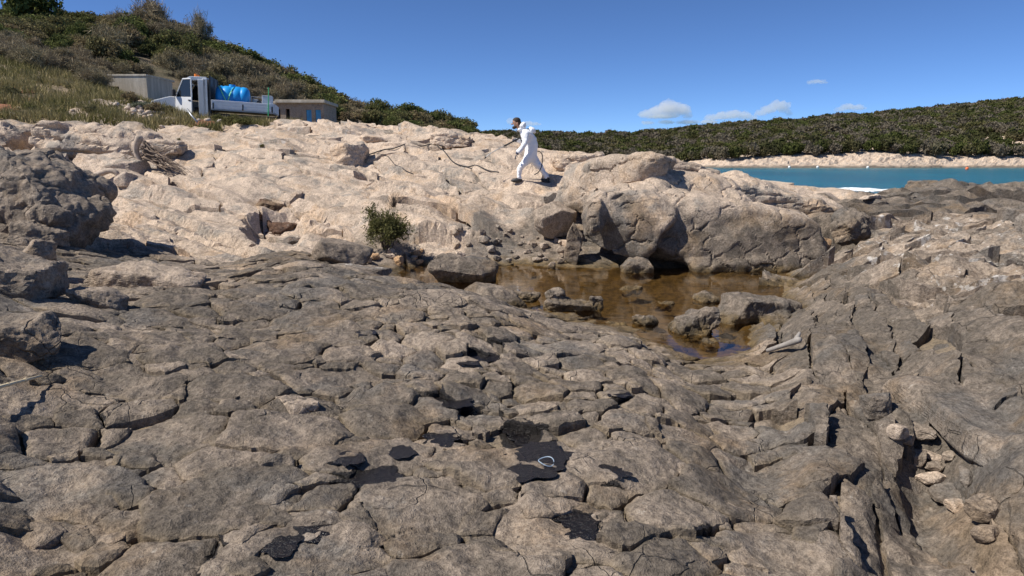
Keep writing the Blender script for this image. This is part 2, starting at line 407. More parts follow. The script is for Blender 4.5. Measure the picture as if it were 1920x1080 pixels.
def relief(x, y, W_):
    """swells and ridges of the bedrock itself"""
    l, c = x * .24 + y * .97, x * .97 - y * .24
    big = .15 * tri(x / 1.9 + 3, y / 1.4, 501) + .08 * tri(x / .85, y / .65 + 2, 503)
    ridge = .24 * tri(l / 3.4, c / .62, 505) + .10 * tri(l / 1.5, c / .26, 507)
    knob = .26 * tri(x / .95, y / .7, 509) + .14 * tri(x / .42, y / .34, 511)
    slope = .34 * tri((x * .84 - y * .54) / 3.4, (x * .54 + y * .84) / 1.1, 513) + .16 * tri((x * .84 - y * .54) / 1.4, (x * .54 + y * .84) / .5, 515)
    tb_ = (x * .54 + y * .84) / .85 + .55 * tri((x * .84 - y * .54) / 1.7, (x * .54 + y * .84) / 2.2, 517); fb_ = tb_ - np.floor(tb_)
    slope = .75 * slope + .20 * (sstep(.86, 1.0, fb_) - fb_) * np.clip(.55 + 1.6 * tri((x * .84 - y * .54) / 2.6, (x * .54 + y * .84) / 1.2, 519), 0, 1)
    return W_[..., 0] * big + W_[..., 1] * (big * .8 + .25 * knob) + W_[..., 2] * ridge + W_[..., 3] * knob + W_[..., 4] * slope * sstep(.40, .20, x / np.maximum(y, .5) * sstep(15, 18, y)) + W_[..., 7] * (.5 * slope + .6 * knob)
drop = .062 * wF + .058 * wC + .085 * wS + .10 * wK + .13 * wB + .20 * wD
w1 = fbm(X * 1.1, Y * 1.1, 31, 3); v1 = fbm(X * 4.2, Y * 4.2, 61, 2); v2 = fbm(X * 4.2, Y * 4.2, 77, 2)
Z = Zb + relief(X, Y, R) - drop - holes(X, Y) + .012 * v1 * (1 - wM) + .10 * wG * tri(X / .55, Y / .45, 301) + .05 * wG * tri(X / .30, Y / .25, 303) + .03 * wG * tri(X / .13, Y / .12, 305) + .10 * wM * fbm(X * .7, Y * .7, 71, 4)
tone_f = .20 * wF + .22 * wC + .16 * wS + .35 * wK + .22 * wB + .25 * wG + .2 * wM + .02 * wD  # beige slope: joint darkness put into the floor colour so cracks read dark
dt, stn = tar_at(X, Y)
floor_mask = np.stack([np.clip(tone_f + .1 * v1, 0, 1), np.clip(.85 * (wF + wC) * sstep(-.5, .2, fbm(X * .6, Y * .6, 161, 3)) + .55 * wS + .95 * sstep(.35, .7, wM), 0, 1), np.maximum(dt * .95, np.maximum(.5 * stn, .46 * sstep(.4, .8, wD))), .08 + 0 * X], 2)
idx = np.arange(NR * NC).reshape(NR, NC)
Fq = np.stack([idx[:-1, :-1], idx[:-1, 1:], idx[1:, 1:], idx[1:, :-1]], 2).reshape(-1, 4)
V = np.stack([X, Y, Z], 2).reshape(-1, 3)
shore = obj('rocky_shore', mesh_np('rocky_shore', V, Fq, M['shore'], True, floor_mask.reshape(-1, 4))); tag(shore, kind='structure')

# seeds of the plates.  per region: spacing range, stretch and direction of the long axis, joint width, step, tilt, edge wander
def axis(deg): return np.array([math.cos(math.radians(deg)), math.sin(math.radians(deg))])
RG = {0: dict(r=(.085, .44), st=1.3, ax=axis(15), gap=(.006, .020), step=.034, tilt=.085, wand=.042, name='rock_block'),
      1: dict(r=(.075, .24), st=1.2, ax=axis(-20), gap=(.005, .018), step=.038, tilt=.15, wand=.026, name='rock_block'),
      2: dict(r=(.09, .26), st=3.6, ax=axis(74), gap=(.006, .030), step=.10, tilt=.13, wand=.020, name='rock_slab'),
      3: dict(r=(.10, .34), st=1.8, ax=axis(-28), gap=(.005, .025), step=.22, tilt=.45, wand=.03, name='rock_knob'),
      4: dict(r=(.32, 1.25), st=2.2, ax=axis(-33), gap=(.015, .085), step=.24, tilt=.10, wand=.12, name='bedrock_plate'),
      7: dict(r=(.5, 1.2), st=2.4, ax=axis(-12), gap=(.01, .04), step=.32, tilt=.16, wand=.08, name='rock_ledge')}
rs = np.random.default_rng(4242)
NCAND = 42000
cs_, cy_ = rs.uniform(-.93, .93, NCAND), np.exp(rs.uniform(math.log(1.75), math.log(29), NCAND) )
cx_ = cs_ * cy_
cr_ = regions(cx_, cy_); cd_ = cr_.argmax(1)
rad_ = rs.random(NCAND) ** 1.6
acc = np.zeros((6000, 2)); accr = np.zeros(6000); accd = np.zeros(6000, int); na = 0
for k in np.argsort(-rad_ + .15 * rs.random(NCAND)):
    d = int(cd_[k])
    if d not in RG: continue
    g = RG[d]; r = g['r'][0] + (g['r'][1] - g['r'][0]) * rad_[k]
    px, py = cx_[k], cy_[k]
    if na:
        dx, dy = acc[:na, 0] - px, acc[:na, 1] - py
        l = (dx * g['ax'][0] + dy * g['ax'][1]) / g['st']; c = -dx * g['ax'][1] + dy * g['ax'][0]
        if np.any(l * l + c * c < (.5 * (r + np.minimum(accr[:na], r * 2))) ** 2): continue
    acc[na] = (px, py); accr[na] = r; accd[na] = d; na += 1
    if na >= 5990: break
acc, accr, accd = acc[:na], accr[:na], accd[:na]
print('seeds', na, np.bincount(accd))
from mathutils.geometry import delaunay_2d_cdt
from mathutils.bvhtree import BVHTree
def clip_cell(i):
    g = RG[int(accd[i])]; ax = g['ax']
    dx, dy = acc[:, 0] - acc[i, 0], acc[:, 1] - acc[i, 1]
    l = (dx * ax[0] + dy * ax[1]) / g['st']; c = -dx * ax[1] + dy * ax[0]
    dd = l * l + c * c
    near = np.argpartition(dd, min(26, na - 1))[:27]; near = near[np.argsort(dd[near])]
    B = accr[i] * 2.0
    poly = [(-B, -B), (B, -B), (B, B), (-B, B)]
    for j in near:
        if j == i: continue
        D = dd[j] ** .5
        if D < 1e-6: continue
        nx, ny = l[j] / D, c[j] / D
        lim = .5 * D + .22 * (accr[i] ** 2 - min(accr[j], 2 * accr[i]) ** 2) / D
        if lim > max(math.hypot(*q) for q in poly): continue
        out = []
        for a in range(len(poly)):
            p, q = poly[a], poly[(a + 1) % len(poly)]
            dp, dq = p[0] * nx + p[1] * ny - lim, q[0] * nx + q[1] * ny - lim
            if dp <= 0: out.append(p)
            if dp * dq < 0:
                t_ = dp / (dp - dq); out.append((p[0] + (q[0] - p[0]) * t_, p[1] + (q[1] - p[1]) * t_))
        poly = out
        if len(poly) < 3: return None
    P = np.array(poly)
    return np.stack([acc[i, 0] + P[:, 0] * g['st'] * ax[0] - P[:, 1] * ax[1], acc[i, 1] + P[:, 0] * g['st'] * ax[1] + P[:, 1] * ax[0]], 1)
def plate_mesh(i):
    g = RG[int(accd[i])]; r = np.random.default_rng(9000 + i)
    P = clip_cell(i)
    if P is None or len(P) < 3: return None
    cen = P.mean(0); Yc = max(cen[1], 1.8)
    gs = min(max(.0044 * Yc, .012), .16)
    # finer points along the outline, wandering the same way on both sides of a joint
    O = []
    for a in range(len(P)):
        p, q = P[a], P[(a + 1) % len(P)]; n = max(1, int(np.hypot(*(q - p)) / (gs * 1.5)))
        for k in range(n): O.append(p + (q - p) * (k / n))
    O = np.array(O)
    if len(O) < 5: return None
    w = g['wand']; f = .16 / w
    O = O + w * np.stack([tri(O[:, 0] * f * .35, O[:, 1] * f * .35, 401) * 2.2 + .7 * tri(O[:, 0] * f * 1.3, O[:, 1] * f * 1.3, 402), tri(O[:, 0] * f * .35 + 9, O[:, 1] * f * .35, 403) * 2.2 + .7 * tri(O[:, 0] * f * 1.3 + 9, O[:, 1] * f * 1.3, 404)], 1)
    T = np.roll(O, -1, 0) - np.roll(O, 1, 0); N_ = np.stack([-T[:, 1], T[:, 0]], 1); N_ /= np.maximum(np.linalg.norm(N_, axis=1, keepdims=True), 1e-6)
    if np.sum(O[:, 0] * np.roll(O[:, 1], -1) - O[:, 1] * np.roll(O[:, 0], -1)) < 0: N_ = -N_; O = O[::-1]; N_ = N_[::-1]
    gap = r.uniform(*g['gap']) * .5 + .0007 * Yc
    O = O + N_ * (gap * (.4 + 1.2 * h01((O[:, 0] * 40).astype(int), (O[:, 1] * 40).astype(int), 5)))[:, None]
    lo, hi = O.min(0), O.max(0)
    if hi[0] - lo[0] < 2.2 * gs and hi[1] - lo[1] < 2.2 * gs: return None
    gx, gy = np.meshgrid(np.arange(lo[0] + gs / 2, hi[0], gs), np.arange(lo[1] + gs / 2, hi[1], gs))
    G = np.stack([gx.ravel(), gy.ravel()], 1) + r.uniform(-.3, .3, (gx.size, 2)) * gs
    A_, B_ = O, np.roll(O, -1, 0)
    ins = np.zeros(len(G), bool); dist = np.full(len(G), 9.0)
    for a in range(len(O)):
        p, q = A_[a], B_[a]
        cond = (p[1] > G[:, 1]) != (q[1] > G[:, 1])
        if q[1] != p[1]: ins ^= cond & (G[:, 0] < (q[0] - p[0]) * (G[:, 1] - p[1]) / (q[1] - p[1]) + p[0])
        e = q - p; t_ = np.clip(((G - p) @ e) / max(e @ e, 1e-9), 0, 1); dist = np.minimum(dist, np.hypot(*(G - p - t_[:, None] * e).T))
    kp = ins & (dist > .45 * gs)
    G, dist = G[kp], dist[kp]
    no = len(O)
    pts2 = [Vector(p) for p in O] + [Vector(p) for p in G]
    res = delaunay_2d_cdt(pts2, [(a, (a + 1) % no) for a in range(no)], [], 1, 1e-5)
    v2, faces, orig = res[0], res[2], res[3]
    if not faces: return None
    xy = np.array([v[:] for v in v2]); nv = len(xy)
    ed = np.zeros(nv)
    alld = np.concatenate([np.zeros(no), dist])
    for k in range(nv): ed[k] = alld[orig[k][0]] if orig[k] else 0.0
    x, y = xy[:, 0], xy[:, 1]
    wgt = R_at(x, y)
    off = g['step'] * (r.random() - .5) * (1.7 if r.random() < .2 else 1.0)
    tl = (r.random(2) - .5) * 2 * g['tilt']
    if accd[i] == 2: tl = tl * .7 + np.array([.20, -.03])
    if accd[i] == 4: tl = tl * .6 + np.array([-.015, .05]) 
    if accd[i] == 7: tl = tl * .6 + np.array([0, -.10])
    sz = accr[i]
    z = base_at(x, y) + relief(x, y, wgt) - holes(x, y) + off + tl[0] * (x - cen[0]) + tl[1] * (y - cen[1])
    fr = sstep(20, 9, np.array(Yc))
    z = z + (.12 if accd[i] in (0, 1) else .17) * sz * tri(x / (sz * .8) + i, y / (sz * .6), 421) + .075 * sz * tri(x / (sz * .3), y / (sz * .26) + i, 423) + np.where(True, (.018 if accd[i] in (0, 1) else .036) * fr * tri(x / .085, y / .07, 425) + .009 * fr * tri(x / .034, y / .03, 427), 0)
    if accd[i] == 4: z = z + .075 * tri((x * .84 - y * .54) / 1.1, (x * .54 + y * .84) / .28, 429) + .04 * tri((x * .84 - y * .54) / .4, (x * .54 + y * .84) / .14, 430)
    if accd[i] in (3, 7): z = z + .22 * sz * tri(x / (sz * .35), y / (sz * .3), 431)
    bev = .005 + (.05 if accd[i] in (0, 1) else .09) * sz * np.clip(.5 + 1.1 * tri(x / (.45 * sz), y / (.45 * sz), 441), 0, 1) ** 2.5
    z = z - bev * np.exp(-ed / (.006 + .07 * sz))
    if accd[i] in (0, 1): z = z + min(.07 * sz, .016) * (1 - np.exp(-ed / (.05 * sz + .004))) - .008
    # skirt: the broken sides of the plate
    ob = [k for k in range(nv) if orig[k] and orig[k][0] < no]
    om = {orig[k][0]: k for k in ob}
    deep = {0: .12, 1: .11, 2: .22, 3: .26, 4: .34, 7: .55}[int(accd[i])]
    ring = [om[a] for a in range(no) if a in om]
    sk = np.stack([x[ring] + .0 * N_[:len(ring), 0], y[ring], z[ring] - deep], 1)
    Vp = np.concatenate([np.stack([x, y, z], 1), sk])
    tris = [tuple(f) for f in faces if len(f) == 3]
    m_ = len(ring)
    for a in range(m_):
        b = (a + 1) % m_; tris += [(ring[b], ring[a], nv + a), (ring[b], nv + a, nv + b)]
    tn = .13 * wgt[:, 0] + .18 * wgt[:, 1] + .04 * wgt[:, 2] + .34 * wgt[:, 3] + .86 * wgt[:, 4] + .25 * wgt[:, 5] + .5 * wgt[:, 6] + .0 * wgt[:, 7]
    tn = tn + (r.random() - .5) * (.34 if accd[i] in (0, 1, 3) else .22) + (.17 if r.random() < .12 and accd[i] in (0, 1) else 0) + .28 * sstep(.1, .7, fbm(x * .9 + 4, y * .9, 151, 3)) * (wgt[:, 0] + wgt[:, 1]) * sstep(1.0, 1.35, z)
    dt, st_ = tar_at(x, y)
    tr_ = np.maximum(np.maximum(dt * (.20 + .62 * np.exp(-ed / .022)), .56 * st_), .44 * sstep(.4, .8, wgt[:, 7]))
    wh = .10 + .16 * wgt[:, 3] + .10 * wgt[:, 4] + .14 * r.random() + .16 * r.random() * np.exp(-ed / .03)
    mk = np.stack([np.clip(tn, 0, 1.2), .45 * np.exp(-ed / .014) * (wgt[:, 0] + wgt[:, 1]) * (.5 if r.random() < .5 else 1), tr_, wh], 1)
    mk = np.concatenate([mk, mk[ring]])
    return Vp, np.array(tris, np.int32), mk, cen
def R_at(x, y):
    fi = np.clip((np.log(np.maximum(y, 1.0)) - LY0) / (LY1 - LY0) * (NR - 1), 0, NR - 1.001); fj = np.clip((x / np.maximum(y, .5) + SMAX) / (2 * SMAX) * (NC - 1), 0, NC - 1.001)
    i = fi.astype(int); j = fj.astype(int); a = (fi - i)[:, None]; b = (fj - j)[:, None]
    return (R[i, j] * (1 - b) + R[i, j + 1] * b) * (1 - a) + (R[i + 1, j] * (1 - b) + R[i + 1, j + 1] * b) * a
plates = []
for i in range(na):
    if any((acc[i, 0] - px) ** 2 + (acc[i, 1] - py) ** 2 < (.62 * r) ** 2 for px, py, r in TAR_POINTS[:18] if r >= .13) and accr[i] < .44: continue
    q = plate_mesh(i)
    if q is None: continue
    Vp, Fp, mk, cen = q
    # size in the photograph
    fw = Vp[:, 1] * CP + (EYE.z - Vp[:, 2]) * SP; dn = (EYE.z - Vp[:, 2]) * CP - Vp[:, 1] * SP
    pu, pv = 960 + FPX * Vp[:, 0] / np.maximum(fw, .1), 540 + FPX * dn / np.maximum(fw, .1)
    inn = (pu > 0) & (pu < 1920) & (pv > 0) & (pv < 1080)
    ar = (np.ptp(pu) * np.ptp(pv)) * inn.mean()
    plates.append((ar, RG[int(accd[i])]['name'], Vp, Fp, mk, cen))
plates.sort(key=lambda q: -q[0])
cnt, rest = {}, []
BV, BF, bo = [V], [Fq[:, [0, 1, 2]], Fq[:, [0, 2, 3]]], len(V)
ntri = 0
for ar, nm, Vp, Fp, mk, cen in plates:
    BV.append(Vp); BF.append(Fp + bo); bo += len(Vp); ntri += len(Fp)
    if ar > 160 and cnt.get(nm, 0) < 295:
        cnt[nm] = cnt.get(nm, 0) + 1
        o_ = np.array([cen[0], cen[1], Vp[:, 2].mean()])
        obj(nm, mesh_np(nm, Vp - o_, Fp, M['shore'], False, mk), None, shore, o_)
    else: rest.append((Vp, Fp, mk))
if rest:
    off = np.cumsum([0] + [len(q[0]) for q in rest[:-1]])
    ro_ = obj('small_rock_pieces', mesh_np('small_rock_pieces', np.concatenate([q[0] for q in rest]), np.concatenate([q[1] + o_ for q, o_ in zip(rest, off)]), M['shore'], False, np.concatenate([q[2] for q in rest])), None, shore)
    tag(ro_, kind='stuff')
print('plates', cnt, len(rest), ntri)
BVH = BVHTree.FromPolygons(np.concatenate(BV).tolist(), np.concatenate(BF).tolist())
def ground(x, y):
    """height of the finished shore at a point"""
    h = BVH.ray_cast(Vector((x, y, 40.0)), Vector((0, 0, -1)))
    return h[0].z if h[0] is not None else float(base_at(np.array([x]), np.array([y]))[0])
def top_of(x, y, r):
    """highest ground within r of a point"""
    return max(ground(x + r * math.cos(k) * q, y + r * math.sin(k) * q) for k in range(0, 7) for q in (0, .5, 1))

# ------------------------------------------------------------------ sea and tide pool
def water_material(name, deep, bumps, rough=.05):
    t = NT(name)
    pos = t.n('NewGeometry').outputs['Position']
    mp = t.n('Mapping', {'Vector': pos, 'Scale': (1, .55, 1)}).outputs[0]
    h = t.math('ADD', t.noise(mp, bumps, 5, .6), t.math('MULTIPLY', t.noise(mp, bumps * .25, 3, .5), 1.6))
    c = t.mix(t.step(t.noise(mp, .05, 3, .5), .35, .65), deep, tuple(x * 1.35 for x in deep))
    t.bsdf(c, rough, t.bump(h, .8, .5), Specular_IOR_Level=.22, IOR=1.33)
    return t.m
M['sea'] = water_material('sea_water', (.007, .100, .122), .9, .20)
sv = np.array([(-6000, -60, 0), (9000, -60, 0), (9000, 12000, 0), (-6000, 12000, 0)], float)
sea = obj('sea', mesh_np('sea', sv, np.array([[0, 1, 2, 3]]), M['sea'], False)); tag(sea, kind='structure')

t = NT('pool_water')
pos = t.n('NewGeometry').outputs['Position']
nrm = t.bump(t.noise(t.n('Mapping', {'Vector': pos, 'Scale': (.6, 1.6, 1)}).outputs[0], 5, 3, .5), .12, .02)
fr = t.n('Fresnel', {'IOR': 1.33, 'Normal': nrm})
gl = t.n('BsdfGlossy', {'Color': (1, 1, 1), 'Roughness': .02, 'Normal': nrm})
tr = t.n('BsdfTransparent', {'Color': (.80, .70, .50)})
ms = t.n('MixShader', {0: fr.outputs[0], 1: tr.outputs[0], 2: gl.outputs[0]})
t.t.links.new(ms.outputs[0], t.out.inputs['Surface'])
M['pool'] = t.m
gx = np.arange(-3.4, 5.6, .06); gy = np.arange(5.0, 13.2, .06)
bm = bmesh.new(); vid = {}
def pv_(i, j):
    if (i, j) not in vid: vid[(i, j)] = bm.verts.new((gx[i], gy[j], POOL_Z))
    return vid[(i, j)]
low = np.array([[ground(a, b) < POOL_Z + .03 for b in gy] for a in gx])
for i in range(len(gx) - 1):
    for j in range(len(gy) - 1):
        if low[i:i + 2, j:j + 2].any(): bm.faces.new((pv_(i, j), pv_(i + 1, j), pv_(i + 1, j + 1), pv_(i, j + 1)))
me = bpy.data.meshes.new('pool_water'); bm.to_mesh(me); bm.free()
pool = obj('tide_pool_water', me, M['pool']); tag(pool, kind='structure')

# ------------------------------------------------------------------ boulders and stones
def fbm3(p, f, seed, octv=4, gain=.55):
    x, y, z = p[:, 0] * f, p[:, 1] * f, p[:, 2] * f
    return (fbm(x + .5 * z, y - .35 * z, seed, octv, gain) + fbm(y + .5 * x + 7, z - .3 * x, seed + 20, octv, gain) + fbm(z + .4 * y, x + .3 * y + 5, seed + 40, octv, gain)) * .6
def tri3(p, f, seed):
    x, y, z = p[:, 0] * f, p[:, 1] * f, p[:, 2] * f
    return tri(x + .5 * z, y - .35 * z, seed) + tri(y + .5 * x + 7, z - .3 * x, seed + 1) + tri(z + .4 * y, x + .3 * y + 5, seed + 2)
ICO = {}
def ico(sub):
    if sub not in ICO:
        bm = bmesh.new(); bmesh.ops.create_icosphere(bm, subdivisions=sub, radius=1)
        bm.verts.ensure_lookup_table()
        ICO[sub] = (np.array([v.co[:] for v in bm.verts]), np.array([[v.index for v in f.verts] for f in bm.faces]))
        bm.free()
    return ICO[sub]
def lump(seed, dims, sub=4, planes=18, sharp=34, box=.82):
    """a block cut by random planes"""
    D, F = ico(sub)
    r = np.random.default_rng(seed)
    N = r.normal(size=(planes, 3)); N /= np.linalg.norm(N, axis=1, keepdims=True)
    K = r.uniform(.72, 1.0, planes)
    ax = np.concatenate([np.eye(3), -np.eye(3)]) + r.normal(size=(6, 3)) * .16
    ax /= np.linalg.norm(ax, axis=1, keepdims=True)
    N = np.concatenate([N, ax]); K = np.concatenate([K, r.uniform(box * .85, box * 1.05, 6)])
    q = np.maximum(D @ N.T / K, 1e-4)
    rad = (q ** sharp).sum(1) ** (-1 / sharp)
    return D * rad[:, None] * np.array(dims), F
def normals_of(V, F):
    fn = np.cross(V[F[:, 1]] - V[F[:, 0]], V[F[:, 2]] - V[F[:, 0]])
    vn = np.zeros_like(V)
    for k in range(F.shape[1]): np.add.at(vn, F[:, k], fn)
    return vn / np.maximum(np.linalg.norm(vn, axis=1, keepdims=True), 1e-9)
def roughen(V, F, seed, size, rough=.05, crack=None):
    nn = normals_of(V, F)
    d = rough * size * (1.5 * tri3(V / size, 1.7, seed) + .9 * tri3(V / size, 4.5, seed + 3) + .45 * tri3(V / size, 12., seed + 6) + .5 * fbm3(V / size, 2.2, seed, 3))
    if crack:
        sc, dep = crack
        wv = V + .18 * sc * np.stack([fbm3(V, 1.5 / sc, seed + 60 + k, 2) for k in range(3)], 1)
        i, e, _, _ = voro(wv[:, 0] / sc + .35 * wv[:, 1] / sc, wv[:, 2] / sc * 1.15 + .45 * wv[:, 1] / sc, seed + 5)
        d = d - dep * np.exp(-(e / .045) ** 1.4) * sstep(-.35, .35, fbm3(V, .8 / sc, seed + 70, 2)) + .5 * dep * (id01(i, seed) - .5) * sstep(0, .05, e)
    return V + nn * d[:, None]
def rotm(r): return np.array(Euler(r).to_matrix())
def boulder(name, lumps, seed, tone, label, cat='boulder', group=None, voxel=None, rough=.05, crack=None, low=None, white=.12, mat=None, strata=0.0):
    """lumps: (centre, dims, rotation); joined to one skin when there are several"""
    parts = []; off = 0; Vs, Fs = [], []
    for k, (c, dims, rot) in enumerate(lumps):
        v, f = lump(seed * 17 + k, dims, planes=(8 if max(dims) > .7 else 14), sub=5 if voxel else (5 if max(dims) > .25 else 4))
        v = v @ rotm(rot).T + np.array(c)
        Vs.append(v); Fs.append(f + off); off += len(v)
    V, F = np.concatenate(Vs), np.concatenate(Fs)
    size = max(max(l[1]) for l in lumps)
    if voxel:
        me = mesh_np('tmp', V, F)
        o = obj('tmp', me); md = o.modifiers.new('r', 'REMESH'); md.mode = 'VOXEL'; md.voxel_size = voxel
        dg = bpy.context.evaluated_depsgraph_get(); m2 = bpy.data.meshes.new_from_object(o.evaluated_get(dg))
        V = np.empty(len(m2.vertices) * 3); m2.vertices.foreach_get('co', V); V = V.reshape(-1, 3)
        F = np.empty(len(m2.loops), np.int32); m2.loops.foreach_get('vertex_index', F); F = F.reshape(-1, 4)
        bpy.data.objects.remove(o); bpy.data.meshes.remove(me); bpy.data.meshes.remove(m2)
        for _ in range(1):                                        # soften the voxel steps
            acc = np.zeros_like(V); w = np.zeros(len(V))
            for a in range(4):
                np.add.at(acc, F[:, a], V[F[:, (a + 1) % 4]] + V[F[:, (a + 3) % 4]]); np.add.at(w, F[:, a], 2)
            V = .4 * V + .6 * acc / np.maximum(w, 1)[:, None]
    c0 = np.array(lumps[0][0])
    V = roughen(V - c0, F, seed, size, rough, crack) + c0
    if strata:
        q = (V[:, 2] + .12 * V[:, 0] + .05 * fbm3(V, 1.2, seed + 80, 3)) / strata
        V = V + normals_of(V, F) * (strata * .22 * (sstep(.0, .5, q - np.floor(q)) - .5))[:, None]
    T = np.full(len(V), float(tone))
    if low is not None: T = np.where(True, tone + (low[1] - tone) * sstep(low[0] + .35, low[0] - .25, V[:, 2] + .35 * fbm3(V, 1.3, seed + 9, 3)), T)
    mk = np.stack([T, np.zeros(len(V)), np.zeros(len(V)), np.full(len(V), white)], 1)
    zmin = V[:, 2].min()
    org = np.array([c0[0], c0[1], zmin])
    me = mesh_np(name, V - org, F, mat or M['shore'], False, mk)
    o = obj(name, me, None, None, org)
    return tag(o, label, cat, group)
def L(u, v, Y, dims, rot=(0, 0, 0), dz=0.0):
    p = at(u, v, Y); return ((p.x, p.y, p.z + dz), dims, rot)

def LG(u, v, Y, dims, rot=(0, 0, 0)):
    """a lump resting on the ground below that point"""
    p = at(u, v, Y); return ((p.x, p.y, max(p.z, ground(p.x, p.y) + .45 * dims[2])), dims, rot)

boulder('boulder', [L(1140,355,14.0,(1.10,1.4,.78),(0,.12,.2)), L(1178,396,12.3,(.98,.9,.66),(.1,.05,-.1)), L(1375,455,12.6,(1.85,1.25,.92),(-.35,.30,.1)), L(1280,390,13.6,(1.7,1.5,.78),(-.1,.24,0)),
        L(1116,398,11.75,(.22,.26,.30),(.1,0,.2)), L(1400,508,11.9,(1.35,.6,.36),(-.1,.06,0)), L(1260,440,13.1,(.7,.8,.8))],
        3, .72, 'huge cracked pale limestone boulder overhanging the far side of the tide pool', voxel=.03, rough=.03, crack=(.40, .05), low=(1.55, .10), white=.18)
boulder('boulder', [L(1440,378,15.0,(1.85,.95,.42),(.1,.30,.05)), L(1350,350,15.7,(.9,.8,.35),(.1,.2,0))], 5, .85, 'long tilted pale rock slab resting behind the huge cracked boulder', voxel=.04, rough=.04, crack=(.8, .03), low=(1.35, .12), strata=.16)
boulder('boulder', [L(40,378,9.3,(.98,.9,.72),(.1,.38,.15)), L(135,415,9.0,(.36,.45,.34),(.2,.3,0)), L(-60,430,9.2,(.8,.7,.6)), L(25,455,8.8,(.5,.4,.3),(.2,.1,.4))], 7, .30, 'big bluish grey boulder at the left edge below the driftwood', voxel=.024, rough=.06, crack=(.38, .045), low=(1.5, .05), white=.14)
boulder('boulder', [LG(78,482,8.5,(.42,.35,.21),(0,.2,.3))], 8, .3, 'angular grey block wedged under the big left boulder', crack=(.3, .02))
boulder('boulder', [L(1040,415,13.1,(.52,.36,.40),(.1,.15,.5))], 9, .55, 'square-edged block leaning on the left foot of the huge cracked boulder', rough=.03)
boulder('boulder', [L(1074,462,12.1,(.15,.22,.42),(.1,.15,0))], 10, .22, 'upright leaf-shaped grey rock at the pool beside the overhang', rough=.03)
boulder('boulder', [L(1192,507,11.4,(.30,.26,.24),(.2,0,.4))], 12, .18, 'dark rounded rock in the water under the overhang')
boulder('boulder', [L(1515,458,12.3,(.42,.34,.22),(0,.3,0))], 14, .62, 'orange-stained rock at the right foot of the huge boulder', rough=.03, mat=M['ochre_rock'])
boulder('boulder', [L(1592,425,12.4,(.40,.36,.34),(.2,0,.4))], 15, .10, 'dark pitted round rock at the mouth of the hollow', rough=.09)
for k, (u, v, Y_, d_, lb) in enumerate(((505,382,14.6,(.45,.40,.20),'reddish rust-brown rock at the top of the dark notch'),(488,405,13.9,(.30,.3,.18),'rust-brown rock on the left of the dark notch'),(530,425,13.2,(.36,.35,.22),'dark brown layered rock in the middle of the notch'),(548,452,12.6,(.30,.26,.18),'brown rock at the lower end of the dark notch'),(515,440,13.0,(.22,.3,.15),'small dark rock deep in the notch'))):
    hq = BVH.ray_cast(EYE, (at(u, v, 10) - EYE).normalized())[0]
    boulder('boulder', [((hq.x, hq.y + .1, hq.z - .10), d_, (.1, .25, .3 * k))], 70 + k, .15, lb, group='brown rocks in the notch of the slope', rough=.06, mat=M['rust_rock'])
PR = 'rocks standing in the tide pool'
boulder('boulder', [L(870,512,10.6,(.60,.5,.30),(0,.1,.2))], 16, .14, 'wide dark grey rock at the left end of the tide pool', group=PR)
boulder('boulder', [L(925,562,8.8,(.44,.55,.20),(.1,.25,.5))], 17, .15, 'flat grey rock sloping from the ridge into the pool', group=PR)
boulder('boulder', [L(1070,580,8.5,(.42,.26,.16),(0,0,.1)), L(1042,562,8.6,(.13,.14,.17)), L(1118,572,8.5,(.11,.12,.15)), L(1010,590,8.4,(.2,.12,.08))], 18, .15, 'two-humped grey rock island in the middle of the pool', group=PR, voxel=.016, rough=.06)
boulder('boulder', [L(1212,605,7.7,(.17,.13,.10),(0,.1,.5))], 19, .14, 'small low rock poking out between the island and the right bank', group=PR, rough=.1)
boulder('boulder', [L(1298,622,7.3,(.30,.24,.18),(0,-.1,.2))], 20, .12, 'broken dark rock at the near right edge of the pool', group=PR, rough=.1, crack=(.16, .02))
boulder('boulder', [L(1412,592,8.0,(.56,.45,.33),(0,.15,.3)), L(1340,600,8.1,(.2,.2,.17)), L(1460,610,7.7,(.35,.3,.2),(0,.3,0))], 21, .14, 'domed grey rock closing the right end of the pool', group=PR, voxel=.02, rough=.05, crack=(.3, .02))
for k, (u, v, Y_, d_, lb) in enumerate(((985,556,9.0,(.22,.13,.09),'low weedy rock beside the sky reflection in the pool'),(1040,610,7.9,(.18,.12,.08),'flat rock at the near edge of the pool below the island'),(1150,612,7.7,(.20,.14,.07),'low brown rock between the island and the near ridge'),(1245,575,8.8,(.16,.12,.07),'small drowned rock right of the island'),(1180,545,9.8,(.24,.14,.06),'barely emerging rock in the far half of the pool'),(1325,560,9.0,(.22,.16,.09),'low rock before the domed rock'),(1095,625,7.5,(.16,.10,.07),'weed-covered stone on the near bank of the pool'),(1350,650,6.9,(.22,.16,.10),'brown rock at the near right corner of the pool'),(960,590,8.2,(.15,.2,.08),'rock tongue at the left bank of the pool'))):
    boulder('boulder', [L(u, v, Y_, d_, (0, .1, k))], 50 + k, .14, lb, group=PR, rough=.1)
boulder('boulder', [L(640,512,9.2,(.78,.5,.15),(-.12,.06,.1))], 22, .26, 'smooth grey ledge slab with a white crust on its top edge', rough=.03, white=.42)
boulder('boulder', [L(640,478,10.2,(.55,.45,.26),(0,.2,.2))], 24, .24, 'dark wedge rock with a pale corner behind the smooth ledge slab', rough=.03, white=.2)
boulder('boulder', [LG(45,820,4.05,(.34,.22,.13),(.1,-.05,.25))], 25, .2, 'thick angular grey block with a shadowed end above the dry reed', rough=.04)
boulder('boulder', [LG(30,690,5.3,(.50,.45,.22),(.1,.25,.2))], 26, .3, 'broad leaning rock at the left edge below the angular column', rough=.05, crack=(.3, .02))
